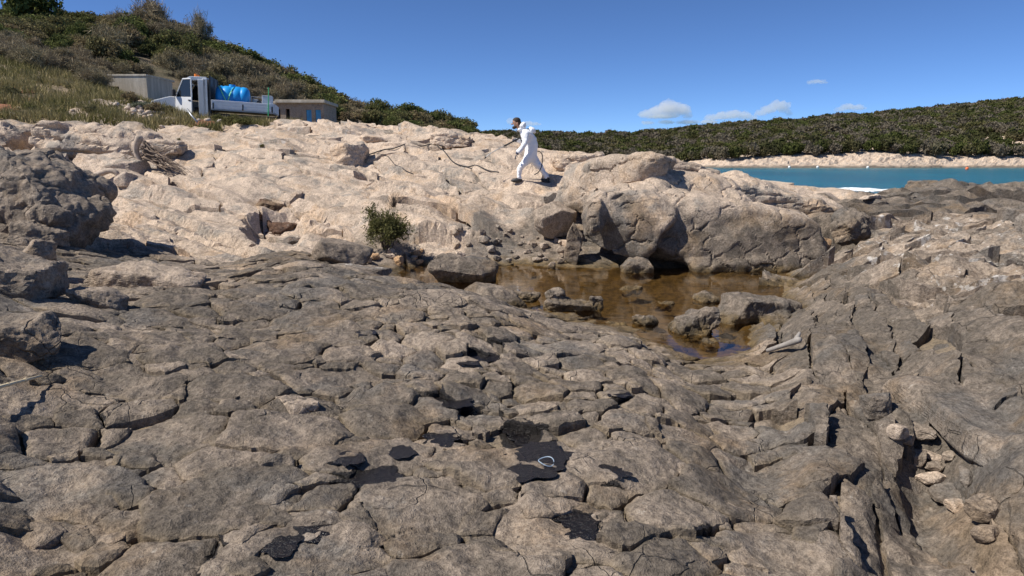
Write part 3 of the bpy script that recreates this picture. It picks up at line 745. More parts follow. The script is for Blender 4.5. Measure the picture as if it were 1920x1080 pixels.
boulder('boulder', [LG(88,612,6.4,(.17,.18,.26),(.05,.05,.3))], 27, .36, 'squarish upright rock column at the left', rough=.04, crack=(.25, .015))
boulder('boulder', [LG(205,685,5.5,(.22,.2,.13),(.1,.2,.2))], 28, .34, 'blocky rock with a dark right end near the upright column', rough=.04)
boulder('boulder', [LG(290,590,6.6,(.62,.30,.16),(.05,.05,.1))], 29, .62, 'pinkish pale rounded rock among the grey blocks at the left', rough=.04, crack=(.4, .012))
boulder('boulder', [L(700,262,22.3,(.45,.4,.15),(0,.1,.2))], 31, 1.0, 'thick flat pale block on the crest of the slope', rough=.03)
boulder('boulder', [L(845,264,21.6,(.80,.7,.28),(0,.12,.1))], 32, 1.0, 'layered cream rock outcrop on the skyline left of the person', rough=.06, strata=.14)
boulder('boulder', [L(190,272,20.2,(1.9,1.2,.62),(.05,.12,-.05)), L(110,262,20.0,(.75,.9,.62),(0,.1,.3)), L(300,282,19.8,(.9,.8,.4),(0,.15,0))], 33, .95, 'wide smooth pale slab above the driftwood', voxel=.05, rough=.035, crack=(.8, .06), strata=.3)
boulder('boulder', [L(218,315,17.3,(1.0,.7,.38),(.1,.08,.1))], 34, 1.0, 'cream rounded slab right behind the curved root', rough=.03, crack=(.7, .02))
boulder('boulder', [L(20,262,20.6,(.72,.8,.62),(0,.1,.2))], 35, .9, 'pale cleft rock at the far left under the grass bank', rough=.05, crack=(.5, .03))
boulder('boulder', [L(237,338,15.9,(.30,.3,.22))], 36, .95, 'pale round-topped stone in front of the driftwood stump', rough=.03)
boulder('boulder', [L(655,295,19.4,(.62,.7,.52),(.1,.1,.2))], 37, 1.0, 'lumpy white rock above the dark notch in mid slope', rough=.07)
boulder('boulder', [L(1085,312,18.8,(.85,.6,.36),(0,.15,.1))], 38, .9, 'pale broken rocks on the crest just right of the person', rough=.08, crack=(.4, .05))
boulder('boulder', [L(1255,322,18.4,(1.35,.7,.30),(0,.16,.05))], 39, .62, 'streaked grey-beige ledge on the skyline below the orange hut', rough=.05, strata=.12)
boulder('boulder', [L(1148,299,19.5,(.25,.22,.14))], 40, 1.0, 'small cream stone on the skyline left of the streaked ledge')
boulder('boulder', [L(1760,368,20,(1.15,.9,.52),(.1,.15,.1)), L(1690,385,19.5,(.8,.6,.3))], 41, .05, 'dark brown sea-washed rock mass standing against the sea', voxel=.05, rough=.07, strata=.2)
boulder('boulder', [L(1910,378,19.5,(1.25,.8,.48),(.05,-.05,.1))], 42, .02, 'dark layered shore rock at the right edge before the sea', rough=.08, strata=.2)
boulder('boulder', [((2.62,3.45,.98),(.25,1.25,.13),(.02,.10,-.10))], 43, .16, 'long straight grey-brown rock slab above the stony gully', rough=.02)

FS = 'loose stones on the cracked foreground rock'
# loose stones, resting on what lies below them
def stone(u, v, Y, dims, seed, tone, label, group=None, name='stone', cat='stone', white=.1, sink=.35, mat=None):
    if group == FS: sink, dims = 1.5, (dims[0], dims[1], dims[2] * .8)
    p = at(u, v, Y)
    z = ground(p.x, p.y)
    # walk along the line of sight to where it meets the ground
    for k in range(60):
        Yk = Y * (.75 + .5 * k / 59); q = at(u, v, Yk)
        if q.z <= ground(q.x, q.y) + .3 * dims[2]: p = q; break
    z = ground(p.x, p.y)
    return boulder(name, [((p.x, p.y, z + dims[2] * (1 - 2 * sink * .5)), dims, (RNG.uniform(-.2, .2), RNG.uniform(-.2, .2), RNG.uniform(0, 3)))], seed, tone, label, cat, group, rough=.04, white=white, mat=mat)
FS = 'loose stones on the cracked foreground rock'
stone(513,862,3.75,(.055,.13,.11),101,.24,'upright wedge stone with one pale flank in the left foreground',FS)
stone(215,905,3.3,(.20,.14,.075),102,.2,'brown faceted stone below the flat grey plate at the left',FS)
stone(75,1000,2.75,(.13,.11,.085),103,.2,'dark-ended block low in the left corner',FS)
stone(445,1045,2.5,(.14,.10,.05),104,.22,'grey plate-like stone at the bottom left of centre',FS)
stone(655,1005,2.7,(.15,.11,.045),105,.26,'large smooth oval stone beside the tar at the bottom',FS)
stone(722,942,3.05,(.062,.07,.03),106,.28,'rounded grey cobble lying against the tar',FS)
stone(578,1002,2.7,(.05,.06,.03),107,.5,'pale grey square cobble in the tar at the bottom',FS)
stone(205,1010,2.7,(.05,.07,.05),108,.42,'small egg-shaped pale cobble in the lower left',FS)
stone(560,755,4.6,(.12,.14,.10),109,.52,'pinkish upright cobble left of centre',FS)
stone(1020,940,3.0,(.15,.13,.05),110,.2,'round domed grey rock plate ringed by tar',FS)
GS = 'stones lying in the gully at the right'
for k, (u, v, Y, d, tn, lb) in enumerate([(1748,908,3.2,(.085,.05,.035),.95,'pink elongated stone across the middle of the gully'),(1755,880,3.35,(.06,.045,.035),.3,'brown flat stone behind the pink gully stone'),
      (1745,858,3.5,(.065,.035,.025),.8,'cream flat stone at the top of the gully stones'),(1778,868,3.4,(.045,.04,.03),.55,'pale small stone touching the long slab'),(1722,868,3.45,(.05,.05,.05),.35,'brown stone on the left rim of the gully'),
      (1845,970,2.75,(.085,.075,.065),.25,'biggest round brown stone low in the gully'),(1790,955,2.85,(.05,.045,.04),.85,'tan angular stone beside the round gully stone'),(1775,930,3.0,(.10,.09,.03),.3,'flat brown stone under the tan one in the gully'),
      (1720,825,3.75,(.07,.08,.05),.35,'brown wedge stone at the upper gully'),(1680,818,3.8,(.06,.06,.05),.6,'tan triangular stone at the upper left of the gully'),(1640,775,4.1,(.10,.10,.10),.2,'rounded grey stone at the head of the gully'),
      (1850,1010,2.6,(.05,.06,.05),.3,'rough brown stone below the round gully stone'),(1810,905,3.1,(.03,.07,.04),.25,'narrow dark stone in the slab shadow'),(1700,850,3.55,(.04,.04,.035),.5,'grey chip left of the cream gully stone')]):
    stone(u, v, Y, d, 130 + k, tn, lb, GS)
OS = 'rubble stones under the green bush'
for k in range(22):
    u = 640 + 150 * RNG.random(); v = 474 + 24 * RNG.random(); sz = RNG.uniform(.05, .15)
    stone(u, v, 11.6, (sz, sz * RNG.uniform(.6, 1), sz * RNG.uniform(.45, .8)), 160 + k, RNG.uniform(.6, 1.1), 'tan and orange rubble stone at the foot of the green bush', OS, mat=M['ochre_rock'] if k % 3 else None)
stone(1068,468,13,(.20,.13,.10),190,1.1,'cream angular stone on the gravel left of the overhang')
stone(1035,502,11.6,(.09,.08,.08),191,.9,'small cream cobble standing in the pool by the sky reflection')
stone(862,478,12,(.10,.08,.05),192,.9,'pale flat cobble between the wide dark pool rock and gravel')
stone(745,484,11.6,(.12,.10,.09),193,.35,'dark split stone beside the orange rubble')
stone(1632,372,19,(.35,.15,.06),194,1.1,'flat white stone on the dark shore rocks')
for k in range(46):
    u = 850 + 220 * RNG.random(); v = 440 + 55 * RNG.random(); sz = RNG.uniform(.04, .12)
    stone(u, v, 12.4, (sz, sz * RNG.uniform(.6, 1), sz * RNG.uniform(.45, .8)), 200 + k, RNG.uniform(.25, .7), 'brown beach cobble on the gravel between slope and pool', 'cobbles on the gravel behind the pool')
# tar lying in the hollows
t = NT('tar'); pos = t.n('NewGeometry').outputs['Position']
nz = t.noise(pos, 60, 4, .6)
t.bsdf(t.mix(t.step(nz, .45, .75), (.006, .005, .005), (.028, .020, .016)), t.math('ADD', .10, t.math('MULTIPLY', nz, .25)), t.bump(nz, .9, .02), Specular_IOR_Level=.3)
M['tar'] = t.m
TARL = ['broad black tar pool left of the orange-streaked stone', 'black tar blotch at the left of the broad tar pool', 'tar spot right above the orange-streaked stone', 'black tar filling the hollow above centre', 'upper tar film between small knobs', 'tar patch left of the upper tar film',
        'tar in the joint above the ringed hollow', 'tar patch with chips at the crossing joints', 'tar hollow holding the pale ring', 'tar below the pale ring', 'tar strip right of the round plate', 'tar corner at the lower right of the round plate',
        'thin tar smear in the middle of a flat block', 'tar around the pale square cobble', 'tar seam at the bottom edge', 'hook-shaped tar smear right of centre', 'tar plug in the cobbly rock at the right', 'small tar stain in the upper cobbly rock']
for k, (x, y, r) in enumerate(TAR_POINTS[:18]):
    a = np.linspace(0, 2 * math.pi, 40, endpoint=False)
    rr = r * .80 * (1 + .45 * fbm(np.cos(a) * 1.2 + 3 * k, np.sin(a) * 1.2, 300 + k, 3))
    hs = [ground(x + q * math.cos(b), y + q * math.sin(b)) for b in np.linspace(0, 6, 9) for q in (0, .4 * r, .8 * r)]
    lv = float(np.percentile(hs, 22)) + .010
    Vt = [(0, 0, .003)] + [(q * c * 1.0, q * s_ , .003 * (1 - f)) for f in (.5, 1.0) for q, c, s_ in zip(rr * f, np.cos(a), np.sin(a))]
    Ft = [(0, 1 + i, 1 + (i + 1) % 40) for i in range(40)]
    Ft += [f for i in range(40) for f in ((1 + i, 41 + i, 41 + (i + 1) % 40), (1 + i, 41 + (i + 1) % 40, 1 + (i + 1) % 40))]
    tag(obj('tar_puddle', mesh_np('tar_puddle', np.array(Vt), np.array(Ft), M['tar']), None, None, (x, y, lv)), TARL[k], 'tar', 'tar puddles in the rock joints')

# ------------------------------------------------------------------ shape helpers
def hit(u, v, y0=1.6, y1=49.0):
    """where the line of sight through (u, v) meets the shore, not nearer than y0"""
    a = at(u, v, y0); d = (at(u, v, y1) - a).normalized()
    h = BVH.ray_cast(a, d)
    return h[0] if h[0] is not None else at(u, v, y1)
class MB:
    """collects boxes, tubes and profiles into ONE mesh"""
    def __init__(self): self.v, self.f = [], []
    def add(self, vs, fs):
        o = len(self.v); self.v += [tuple(p) for p in vs]; self.f += [tuple(i + o for i in f) for f in fs]; return self
    def box(self, c, s, rot=None, bev=0.0):
        bm = bmesh.new(); bmesh.ops.create_cube(bm, size=1)
        bmesh.ops.scale(bm, vec=Vector(s), verts=bm.verts)
        if bev: bmesh.ops.bevel(bm, geom=bm.edges[:], offset=min(bev, min(s) * .45), segments=2, affect='EDGES', profile=.6)
        if rot: bmesh.ops.rotate(bm, cent=(0, 0, 0), matrix=Euler(rot).to_matrix(), verts=bm.verts)
        bm.verts.index_update()
        self.add([(v.co + Vector(c)) for v in bm.verts], [[v.index for v in f.verts] for f in bm.faces]); bm.free(); return self
    def tube(self, pts, rad, seg=8, cap=True):
        pts = [Vector(p) for p in pts]; n = len(pts)
        if not hasattr(rad, '__len__'): rad = [rad] * n
        vs, fs = [], []; up = Vector((.3, .5, .8))
        for i, p in enumerate(pts):
            d = (pts[min(i + 1, n - 1)] - pts[max(i - 1, 0)])
            d = d.normalized() if d.length > 1e-9 else Vector((0, 0, 1))
            a = d.cross(up); a = a.normalized() if a.length > 1e-4 else d.orthogonal().normalized()
            b = d.cross(a)
            for k in range(seg):
                t_ = 2 * math.pi * k / seg; vs.append(p + (a * math.cos(t_) + b * math.sin(t_)) * rad[i])
        for i in range(n - 1):
            for k in range(seg):
                fs.append((i * seg + k, i * seg + (k + 1) % seg, (i + 1) * seg + (k + 1) % seg, (i + 1) * seg + k))
        if cap: fs += [tuple(range(seg))[::-1], tuple((n - 1) * seg + k for k in range(seg))]
        return self.add(vs, fs)
    def prism(self, prof, y0, y1, bev=0.0):
        """profile in the x-z plane pushed from y0 to y1"""
        bm = bmesh.new()
        a = [bm.verts.new((x, y0, z)) for x, z in prof]
        f = bm.faces.new(a)
        r = bmesh.ops.extrude_face_region(bm, geom=[f])
        bmesh.ops.translate(bm, vec=(0, y1 - y0, 0), verts=[e for e in r['geom'] if isinstance(e, bmesh.types.BMVert)])
        bmesh.ops.recalc_face_normals(bm, faces=bm.faces)
        if bev: bmesh.ops.bevel(bm, geom=bm.edges[:], offset=bev, segments=2, affect='EDGES', profile=.6, clamp_overlap=True)
        bm.verts.index_update()
        self.add([v.co for v in bm.verts], [[v.index for v in f.verts] for f in bm.faces]); bm.free(); return self
    def build(self, name, mat, parent=None, loc=None, rot=None, smooth=False):
        me = bpy.data.meshes.new(name); me.from_pydata(self.v, [], self.f); me.update()
        bm = bmesh.new(); bm.from_mesh(me); bmesh.ops.recalc_face_normals(bm, faces=bm.faces); bm.to_mesh(me); bm.free()
        if smooth:
            me.polygons.foreach_set('use_smooth', [True] * len(me.polygons))
        return obj(name, me, mat, parent, loc, rot)
def wob(a, b, n, amp, r):
    """a crooked line from a to b"""
    a, b = Vector(a), Vector(b); out = []
    for i in range(n):
        t_ = i / (n - 1); k = amp * math.sin(math.pi * t_) if i not in (0, n - 1) else 0
        out.append(a.lerp(b, t_) + Vector(r.normal(size=3)) * k)
    return out
def quads(P, A, B, tri=False):
    """leaf faces: centres P, half axes A and B"""
    n = len(P)
    if tri:
        V = np.stack([P - A * .5 - B, P - A * .5 + B, P + A], 1).reshape(-1, 3)
        return V, np.arange(3 * n).reshape(n, 3)
    V = np.stack([P - A - B * .6, P + A * .2 - B, P + A + B * .6, P - A * .2 + B], 1).reshape(-1, 3)
    return V, np.arange(4 * n).reshape(n, 4)
def leaf_mesh(name, P, size, seed, mat, thin=.5, outward=None, tri=False, updir=0.0, shade=None):
    r = np.random.default_rng(seed); n = len(P)
    a = r.normal(size=(n, 3)); a[:, 2] += updir
    if outward is not None: a = a * .7 + outward * .6
    a /= np.linalg.norm(a, axis=1, keepdims=True)
    b = np.cross(a, r.normal(size=(n, 3))); b /= np.maximum(np.linalg.norm(b, axis=1, keepdims=True), 1e-6)
    s = size * r.uniform(.6, 1.4, (n, 1))
    V, F = quads(P, a * s, b * s * thin, tri)
    k = 3 if tri else 4
    sh = r.random(n) if shade is None else shade
    mk = np.repeat(np.stack([sh, r.random(n), np.zeros(n), np.ones(n)], 1), k, 0)
    return mesh_np(name, V, F, mat, False, mk)
def foliage_material(name, a, b, c, trans=.25):
    t = NT(name)
    at_ = t.n('Attribute', attribute_name='mask'); sp = t.n('SeparateColor', {'Color': at_.outputs['Color']})
    oi = t.n('ObjectInfo').outputs['Random']
    col = t.mix(sp.outputs[0], a, b)
    col = t.mix(t.math('MULTIPLY', t.step(oi, .2, .95), .75), col, c)
    if name != 'far_leaves': col = t.mix(t.step(sp.outputs[1], .88, .98), col, tuple(min(1, 1.7 * x) for x in b))
    if name == 'far_leaves':
        oq = t.math('FRACT', t.math('MULTIPLY', oi, 7.31))
        col = t.mix(t.math('MULTIPLY', t.step(oq, .62, .70), .8), col, (.17, .145, .115)); col = t.mix(t.math('MULTIPLY', t.step(oq, .22, .16), .7), col, (.15, .175, .045)); col = t.mix(t.math('MULTIPLY', t.step(oq, .40, .32), .55), col, (.035, .042, .02))
    d = t.n('BsdfDiffuse', {'Color': col}); tr = t.n('BsdfTranslucent', {'Color': col})
    m = t.n('MixShader', {0: trans, 1: d.outputs[0], 2: tr.outputs[0]})
    t.t.links.new(m.outputs[0], t.out.inputs['Surface']); return t.m
M['leaf_dark'] = foliage_material('evergreen_leaves', (.058, .072, .027), (.145, .162, .056), (.155, .130, .066))
M['leaf_olive'] = foliage_material('scrub_leaves', (.10, .097, .048), (.225, .20, .10), (.24, .175, .11))
M['twig_brown'] = foliage_material('bare_twigs', (.15, .12, .080), (.33, .27, .18), (.24, .21, .13), .1)
M['leaf_far'] = foliage_material('far_leaves', (.070, .075, .030), (.125, .122, .048), (.155, .130, .072))
M['bark'] = simple('bark', (.10, .078, .060), .9, var=.4, scale=9, bump=.6)
M['grass'] = foliage_material('grass_blades', (.13, .125, .045), (.31, .255, .135), (.17, .17, .07))
M['bush'] = foliage_material('bush_leaves', (.055, .062, .022), (.17, .165, .065), (.14, .125, .055))

def crown_points(seed, n, dims, lobes=12, shell=.55):
    r = np.random.default_rng(seed)
    c = r.normal(size=(lobes, 3)); c /= np.linalg.norm(c, axis=1, keepdims=True)
    c *= r.uniform(.25, .78, (lobes, 1)); c[:, 2] = np.abs(c[:, 2]) * .9 - .12
    rad = r.uniform(.26, .46, lobes)
    k = r.integers(0, lobes, n)
    d = r.normal(size=(n, 3)); d /= np.linalg.norm(d, axis=1, keepdims=True)
    q = r.uniform(shell, 1.0, (n, 1)) * (1 + .15 * r.normal(size=(n, 1)))
    p = c[k] + d * rad[k][:, None] * q
    return p * np.array(dims), d, (rad, c, k)
def woody(seed, h, spread, kind='tree', r0=.09, limbs=5):
    r = np.random.default_rng(seed); m = MB()
    tr = wob((0, 0, -.3), (r.normal() * .2, r.normal() * .2, h), 6, .05 * h, r)
    m.tube(tr, [r0 * (1.25 - .9 * i / 5) for i in range(6)], 6)
    for k in range(limbs):
        a = r.uniform(0, 6.28); s = tr[2 + k % 4]
        e = s + Vector((math.cos(a) * spread * r.uniform(.4, .8), math.sin(a) * spread * r.uniform(.4, .8), h * r.uniform(.2, .55)))
        m.tube(wob(s, e, 4, .06 * h, r), [r0 * .55, r0 * .42, r0 * .28, r0 * .12], 5)
    me = bpy.data.meshes.new('trunk'); me.from_pydata(m.v, [], m.f); me.materials.append(M['bark']); me.update(); return me

# ------------------------------------------------------------------ left hillside
hs = np.linspace(-1.25, -.015, 240); hy = np.exp(np.linspace(math.log(47), math.log(190), 120))
HS, HY = np.meshgrid(hs, hy)
hz, _ = base_ground(HS, HY, False)
hz = np.where(HY > 125, hz - (HY - 125) * .12, hz)
hz = hz + .25 * fbm(HS * HY * .15, HY * .15, 401, 4) - .35 * sstep(52, 46, HY)
t = NT('hillside_soil'); pos = t.n('NewGeometry').outputs['Position']
nz = t.noise(pos, .6, 6, .65); n2 = t.noise(pos, 5, 5, .7)
c = t.mix(t.step(nz, .4, .6), (.075, .066, .035), (.135, .10, .065)); c = t.mix(t.step(n2, .45, .75), c, (.17, .14, .08))
t.bsdf(c, .95, t.bump(n2, .8, .2)); M['soil'] = t.m
hi = np.arange(HS.size).reshape(HS.shape)
hill = obj('hillside', mesh_np('hillside', np.stack([HS * HY, HY, hz], 2).reshape(-1, 3), np.stack([hi[:-1, :-1], hi[:-1, 1:], hi[1:, 1:], hi[1:, :-1]], 2).reshape(-1, 4), M['soil']))
tag(hill, kind='structure')
def hill_z(x, y):
    s, Yv = np.array([x / y]), np.array([y])
    if y < 46: return ground(x, y)
    return float(base_ground(s, Yv, False)[0][0])
KIND = {}
for k in range(4):
    p, d, _ = crown_points(500 + k, 2600, (1, 1, .85), 14)
    KIND['evergreen', k] = (leaf_mesh('crown', p, .062, 510 + k, M['leaf_dark'], .55, d), woody(520 + k, .55, .6, r0=.05))
    p, d, _ = crown_points(530 + k, 2200, (1, 1, .8), 13)
    KIND['scrub', k] = (leaf_mesh('crown', p, .058, 540 + k, M['leaf_olive'], .5, d), woody(550 + k, .5, .6, r0=.05))
    p, d, _ = crown_points(560 + k, 2600, (1, 1, .85), 16, .2)
    KIND['bare', k] = (leaf_mesh('crown', p, .16, 570 + k, M['twig_brown'], .05, d, updir=.5), woody(580 + k, .65, .7, r0=.05, limbs=9))
def plant_tree(name, kind, k, x, y, r, h, label, cat, group, z=None):
    z = hill_z(x, y) if z is None else z
    e = empty(name, (x, y, z - .15), (0, 0, RNG.uniform(0, 6.28))); e.scale = (r, r, h)
    tag(e, label, cat, group)
    cr, tr = KIND[kind, k]
    c = obj('crown', cr, None, e, (0, 0, .55)); obj('trunk', tr, None, e)
    return e
LAB = {'evergreen': 'dark green evergreen tree in the hill thicket', 'scrub': 'olive green scrub bush in the hill thicket', 'bare': 'grey-brown leafless shrub in the hill thicket'}
def zone(u, f=None):
    z_ = 'at the far left edge' if u < 90 else 'above the dry bank' if u < 185 else 'above the concrete hut' if u < 300 else 'above the truck cab' if u < 400 else 'above the blue tank' if u < 500 else 'above the stone hut' if u < 620 else 'right of the stone hut' if u < 740 else 'at the low right end'
    return z_ + ('' if f is None else ', high up' if f < .33 else ', halfway up' if f < .66 else ', low down')
CAT = {'evergreen': 'tree', 'scrub': 'bush', 'bare': 'shrub'}
NAME = {'evergreen': 'evergreen_tree', 'scrub': 'scrub_bush', 'bare': 'bare_shrub'}
# skyline of the thicket in the photograph: (u, v)
SKYL = [(-200,10),(0,22),(60,18),(160,32),(200,24),(290,22),(370,60),(430,88),(500,112),(560,135),(610,165),(640,188),(700,192),(740,202),(800,203),(850,222),(880,234)]
su, sv_ = np.array([a for a, _ in SKYL]), np.array([b for _, b in SKYL])
placed = 0
for k in range(300):
    u = -120 + 1000 * RNG.random(); f = RNG.random() ** .8
    vt = np.interp(u, su, sv_)
    vb = np.interp(u, [-200, 0, 200, 300, 420, 560, 640, 760, 880], [60, 95, 145, 165, 180, 205, 228, 248, 262])
    v = vt + 14 + f * max(vb - vt - 16, 0)
    Yb = np.interp(u, [0, 300, 560, 640, 820, 900], [46, 50, 58, 64, 80, 95]); Yt = np.interp(u, [0, 300, 560, 640, 820, 900], [70, 76, 88, 96, 118, 130])
    Yd = Yt + (Yb - Yt) * f
    x = (u - 960) / (FPX * CP - (v - 540) * SP) * Yd
    z = hill_z(x, Yd)
    nn = perlin(np.array([u / 110.0]), np.array([v / 45.0]), 7)[0]
    if u < 190 and v < 120 - .15 * u: kind = 'evergreen' if nn > -.35 else 'scrub'
    elif u > 690: kind = 'evergreen' if nn > -.1 else 'scrub'
    else: kind = 'evergreen' if nn > .22 else ('scrub' if nn > -.08 else 'bare')
    r = RNG.uniform(1.3, 2.5) * (1.15 if f < .25 else .9) * Yd / 75 ** 1.0
    if f > .8: r *= .75
    # crowns end at the skyline of the thicket
    ztop = at(u, vt + RNG.uniform(-4, 16), Yd).z
    h = min(RNG.uniform(.9, 1.5) * r, max((ztop - z) / 1.35, .5 * r))
    plant_tree(NAME[kind], kind, int(RNG.integers(0, 4)), x, Yd, r, h, LAB[kind] + ' ' + zone(u, f), CAT[kind], 'thicket on the hill behind the truck', z)
for k, u in enumerate(np.arange(-60, 885, 15.0)):
    vt = float(np.interp(u, su, sv_)) - 13; Yd = float(np.interp(u, [0, 300, 560, 640, 820, 900], [68, 74, 86, 94, 116, 128])) + RNG.uniform(-2, 2)
    x = at(u, vt, Yd).x; z = hill_z(x, Yd); h = max((at(u, vt + RNG.uniform(-5, 8), Yd).z - z) / 1.42, .8); r = max(h * RNG.uniform(.75, 1.0), 1.3)
    nn = RNG.random(); kind = 'evergreen' if (u < 190 or u > 690) and nn < .8 else ('bare' if nn < .6 and 190 < u < 560 else ('scrub' if nn < .8 else 'evergreen'))
    plant_tree(NAME[kind], kind, int(RNG.integers(0, 4)), x, Yd, r, h, LAB[kind] + ' ' + zone(u) + ', on the skyline', CAT[kind], 'thicket on the hill behind the truck', z)
# three crowns that stand out on the skyline
for u, v, Yd, r, h, kd, lb in ((375,78,76,1.5,3.2,'bare','wispy open-crowned small tree alone on the skyline above the truck'),(290,50,75,2.2,3.0,'bare','tall leafless shrub on the highest skyline of the hill'),(845,236,112,1.0,2.6,'evergreen','small lone tree at the right end of the hill skyline'),(60,55,66,3.0,3.6,'evergreen','broad dark evergreen crown at the top left')):
    x = at(u, v, Yd).x; plant_tree('skyline_tree', kd, 1, x, Yd, r, h, lb, 'tree', None)

# meadow: grass, low cushions, white stones, red soil comes from the ground
def in_meadow(n, us, vs, Ys):
    out = []
    for _ in range(n):
        q = hit(us[0] + (us[1] - us[0]) * RNG.random(), vs[0] + (vs[1] - vs[0]) * RNG.random(), 20)
        if q.y < 48.9: out.append(q)
    return out
def grass_patch():
    n = 52000
    s = RNG.uniform(-.98, -.30, n); Yv = np.exp(RNG.uniform(math.log(23.5), math.log(44), n))
    i = np.clip(np.searchsorted(Yg, Yv), 0, NR - 1); j = np.clip(((s + SMAX) / (2 * SMAX) * (NC - 1)).astype(int), 0, NC - 1)
    keepm = R[i, j, 6] > .55
    dens = fbm(s * Yv * .5, Yv * .5, 431, 3)
    keepm &= dens > -.35
    x, y, z = (s * Yv)[keepm], Yv[keepm], Z[i, j][keepm]
    P = np.stack([x, y, z + .10], 1); n = len(P)
    a = RNG.normal(size=(n, 3)) * .35; a[:, 2] += 1
    a /= np.linalg.norm(a, axis=1, keepdims=True); a *= (RNG.uniform(.12, .34, n) * (1 + .5 * dens[keepm]))[:, None]
    b = np.cross(a, RNG.normal(size=(n, 3))); b /= np.linalg.norm(b, axis=1, keepdims=True); b *= .022
    V, F = quads(P, a, b, True)
    tone_ = np.clip(.5 + .6 * fbm(x * .35, y * .35, 441, 3) + .25 * RNG.normal(size=n), 0, 1)
    mk = np.repeat(np.stack([tone_, RNG.random(n), tone_ * 0, tone_ * 0 + 1], 1), 3, 0)
    g = obj('meadow_grass', mesh_np('meadow_grass', V, F, M['grass'], False, mk))
    tag(g, 'dry green grass on the bank below the concrete hut', 'grass', kind='stuff')
grass_patch()
t = NT('red_soil'); pos = t.n('NewGeometry').outputs['Position']; nz = t.noise(pos, 7, 5, .7)
t.bsdf(t.mix(t.step(nz, .35, .65), (.15, .055, .026), (.30, .13, .065)), .95, t.bump(nz, .8, .05)); M['redsoil'] = t.m
for k, (u, v, rx, ry) in enumerate(((25,170,1.0,1.0),(45,188,.9,.8),(15,205,.8,.7),(372,229,.6,.6),(70,205,.5,.5))):
    q = hit(u, v, 20); gx_, gy_ = np.meshgrid(np.linspace(-1, 1, 22), np.linspace(-1, 1, 22)); xx, yy_ = q.x + gx_ * rx, q.y + gy_ * ry
    zz = np.array([ground(a, b) for a, b in zip(xx.ravel(), yy_.ravel())]).reshape(xx.shape) + .05 * np.clip(1 - gx_ ** 2 - gy_ ** 2, -.3, 1)
    mm = (gx_ ** 2 + gy_ ** 2 + .5 * fbm(xx * 1.5, yy_ * 1.5, 77 + k, 3)) < .8; ii = np.arange(xx.size).reshape(xx.shape)
    Fs_ = np.stack([ii[:-1, :-1], ii[:-1, 1:], ii[1:, 1:], ii[1:, :-1]], 2).reshape(-1, 4); Fs_ = Fs_[mm.ravel()[Fs_].all(1)]
    tag(obj('red_soil', mesh_np('red_soil', np.stack([xx, yy_, zz + .015], 2).reshape(-1, 3), Fs_, M['redsoil'])), kind='structure')
for kd, k in (('cushion', 0), ('cushion', 1)):
    p, d, _ = crown_points(600 + k, 1500, (1, 1, .7), 10); KIND[kd, k] = (leaf_mesh('crown', p, .09, 610 + k, M['leaf_olive' if k else 'bush'], .3, d), woody(620 + k, .3, .4, r0=.05, limbs=3))
M['leaf_grey'] = foliage_material('grey_green_leaves', (.10, .11, .07), (.22, .23, .16), (.17, .17, .13))
p, d, _ = crown_points(604, 1500, (1, 1, .7), 10); KIND['cushion', 2] = (leaf_mesh('crown', p, .09, 614, M['leaf_grey'], .3, d), KIND['cushion', 0][1])
for u, v, k, r, lb in ((262,196,2,.42,'grey-green cushion shrub in front of the concrete hut'),(245,186,1,.55,'olive shrub at the right corner of the concrete hut'),(170,205,1,.40,'dark low shrub in the middle of the grass bank'),(290,205,1,.5,'olive mound left of the truck bonnet'),
        (318,208,1,.45,'low shrub under the truck bonnet'),(355,207,1,.5,'brownish shrub before the open truck door'),(385,212,1,.38,'shrub before the truck cab corner'),(60,205,0,.45,'green shrub over the red soil at the left'),(20,180,1,.6,'dark shrub at the left edge of the bank'),
        (110,210,0,.35,'small green shrub at the bank foot'),(300,225,0,.3,'green tuft beside the white rubble'),(430,226,0,.45,'bright green shrub under the truck bed'),(455,228,0,.4,'green shrub at the right end of the bank'),(410,222,0,.4,'green shrub below the cab step'),(220,213,1,.3,'round tuft left of the white rubble')):
    q = hit(u, v + 6, 20); plant_tree('cushion_shrub', 'cushion', k, q.x, q.y, r, r * .9, lb, 'shrub', 'low shrubs on the grass bank', q.z + .05)
for k in range(60):
    u = 215 * RNG.random() - 10; v = np.interp(u, [0, 200], [108, 168]) + RNG.uniform(-30, 8); q = hit(u, v, 26)
    plant_tree('bare_shrub', 'bare', int(RNG.integers(0, 4)), q.x, q.y, RNG.uniform(.6, 1.1), RNG.uniform(.6, 1.0), 'low brown dry shrub on the upper left of the grass bank', 'shrub', 'dry brown shrubs above the grass bank', q.z)
RK = []
for k in range(5):
    v, f = lump(900 + k, (1, .8, .65), 2); v = roughen(v, f, 900 + k, 1, .05)
    RK.append(mesh_np('stone', v, f, None, True, np.tile([[1.15, 0, 0, .5]], (len(v), 1))))
    RK[-1].materials.append(M['shore'])
for k in range(85):
    if k < 60: u, v = RNG.normal(258, 38), RNG.normal(208, 10)
    elif k < 72: u, v = RNG.uniform(320, 420), RNG.uniform(215, 235)
    else: u, v = RNG.uniform(20, 200), RNG.uniform(200, 222)
    q = hit(u, v, 20); sz = RNG.uniform(.06, .17)
    if q.y > 45: continue
    o = obj('stone', RK[k % 5], None, None, (q.x, q.y, q.z + sz * .3), (RNG.uniform(-.3, .3), RNG.uniform(-.3, .3), RNG.uniform(0, 6)))
    o.scale = (sz, sz, sz); tag(o, 'white limestone rubble stone in the grass left of the truck', 'stone', 'white rubble in the grass')
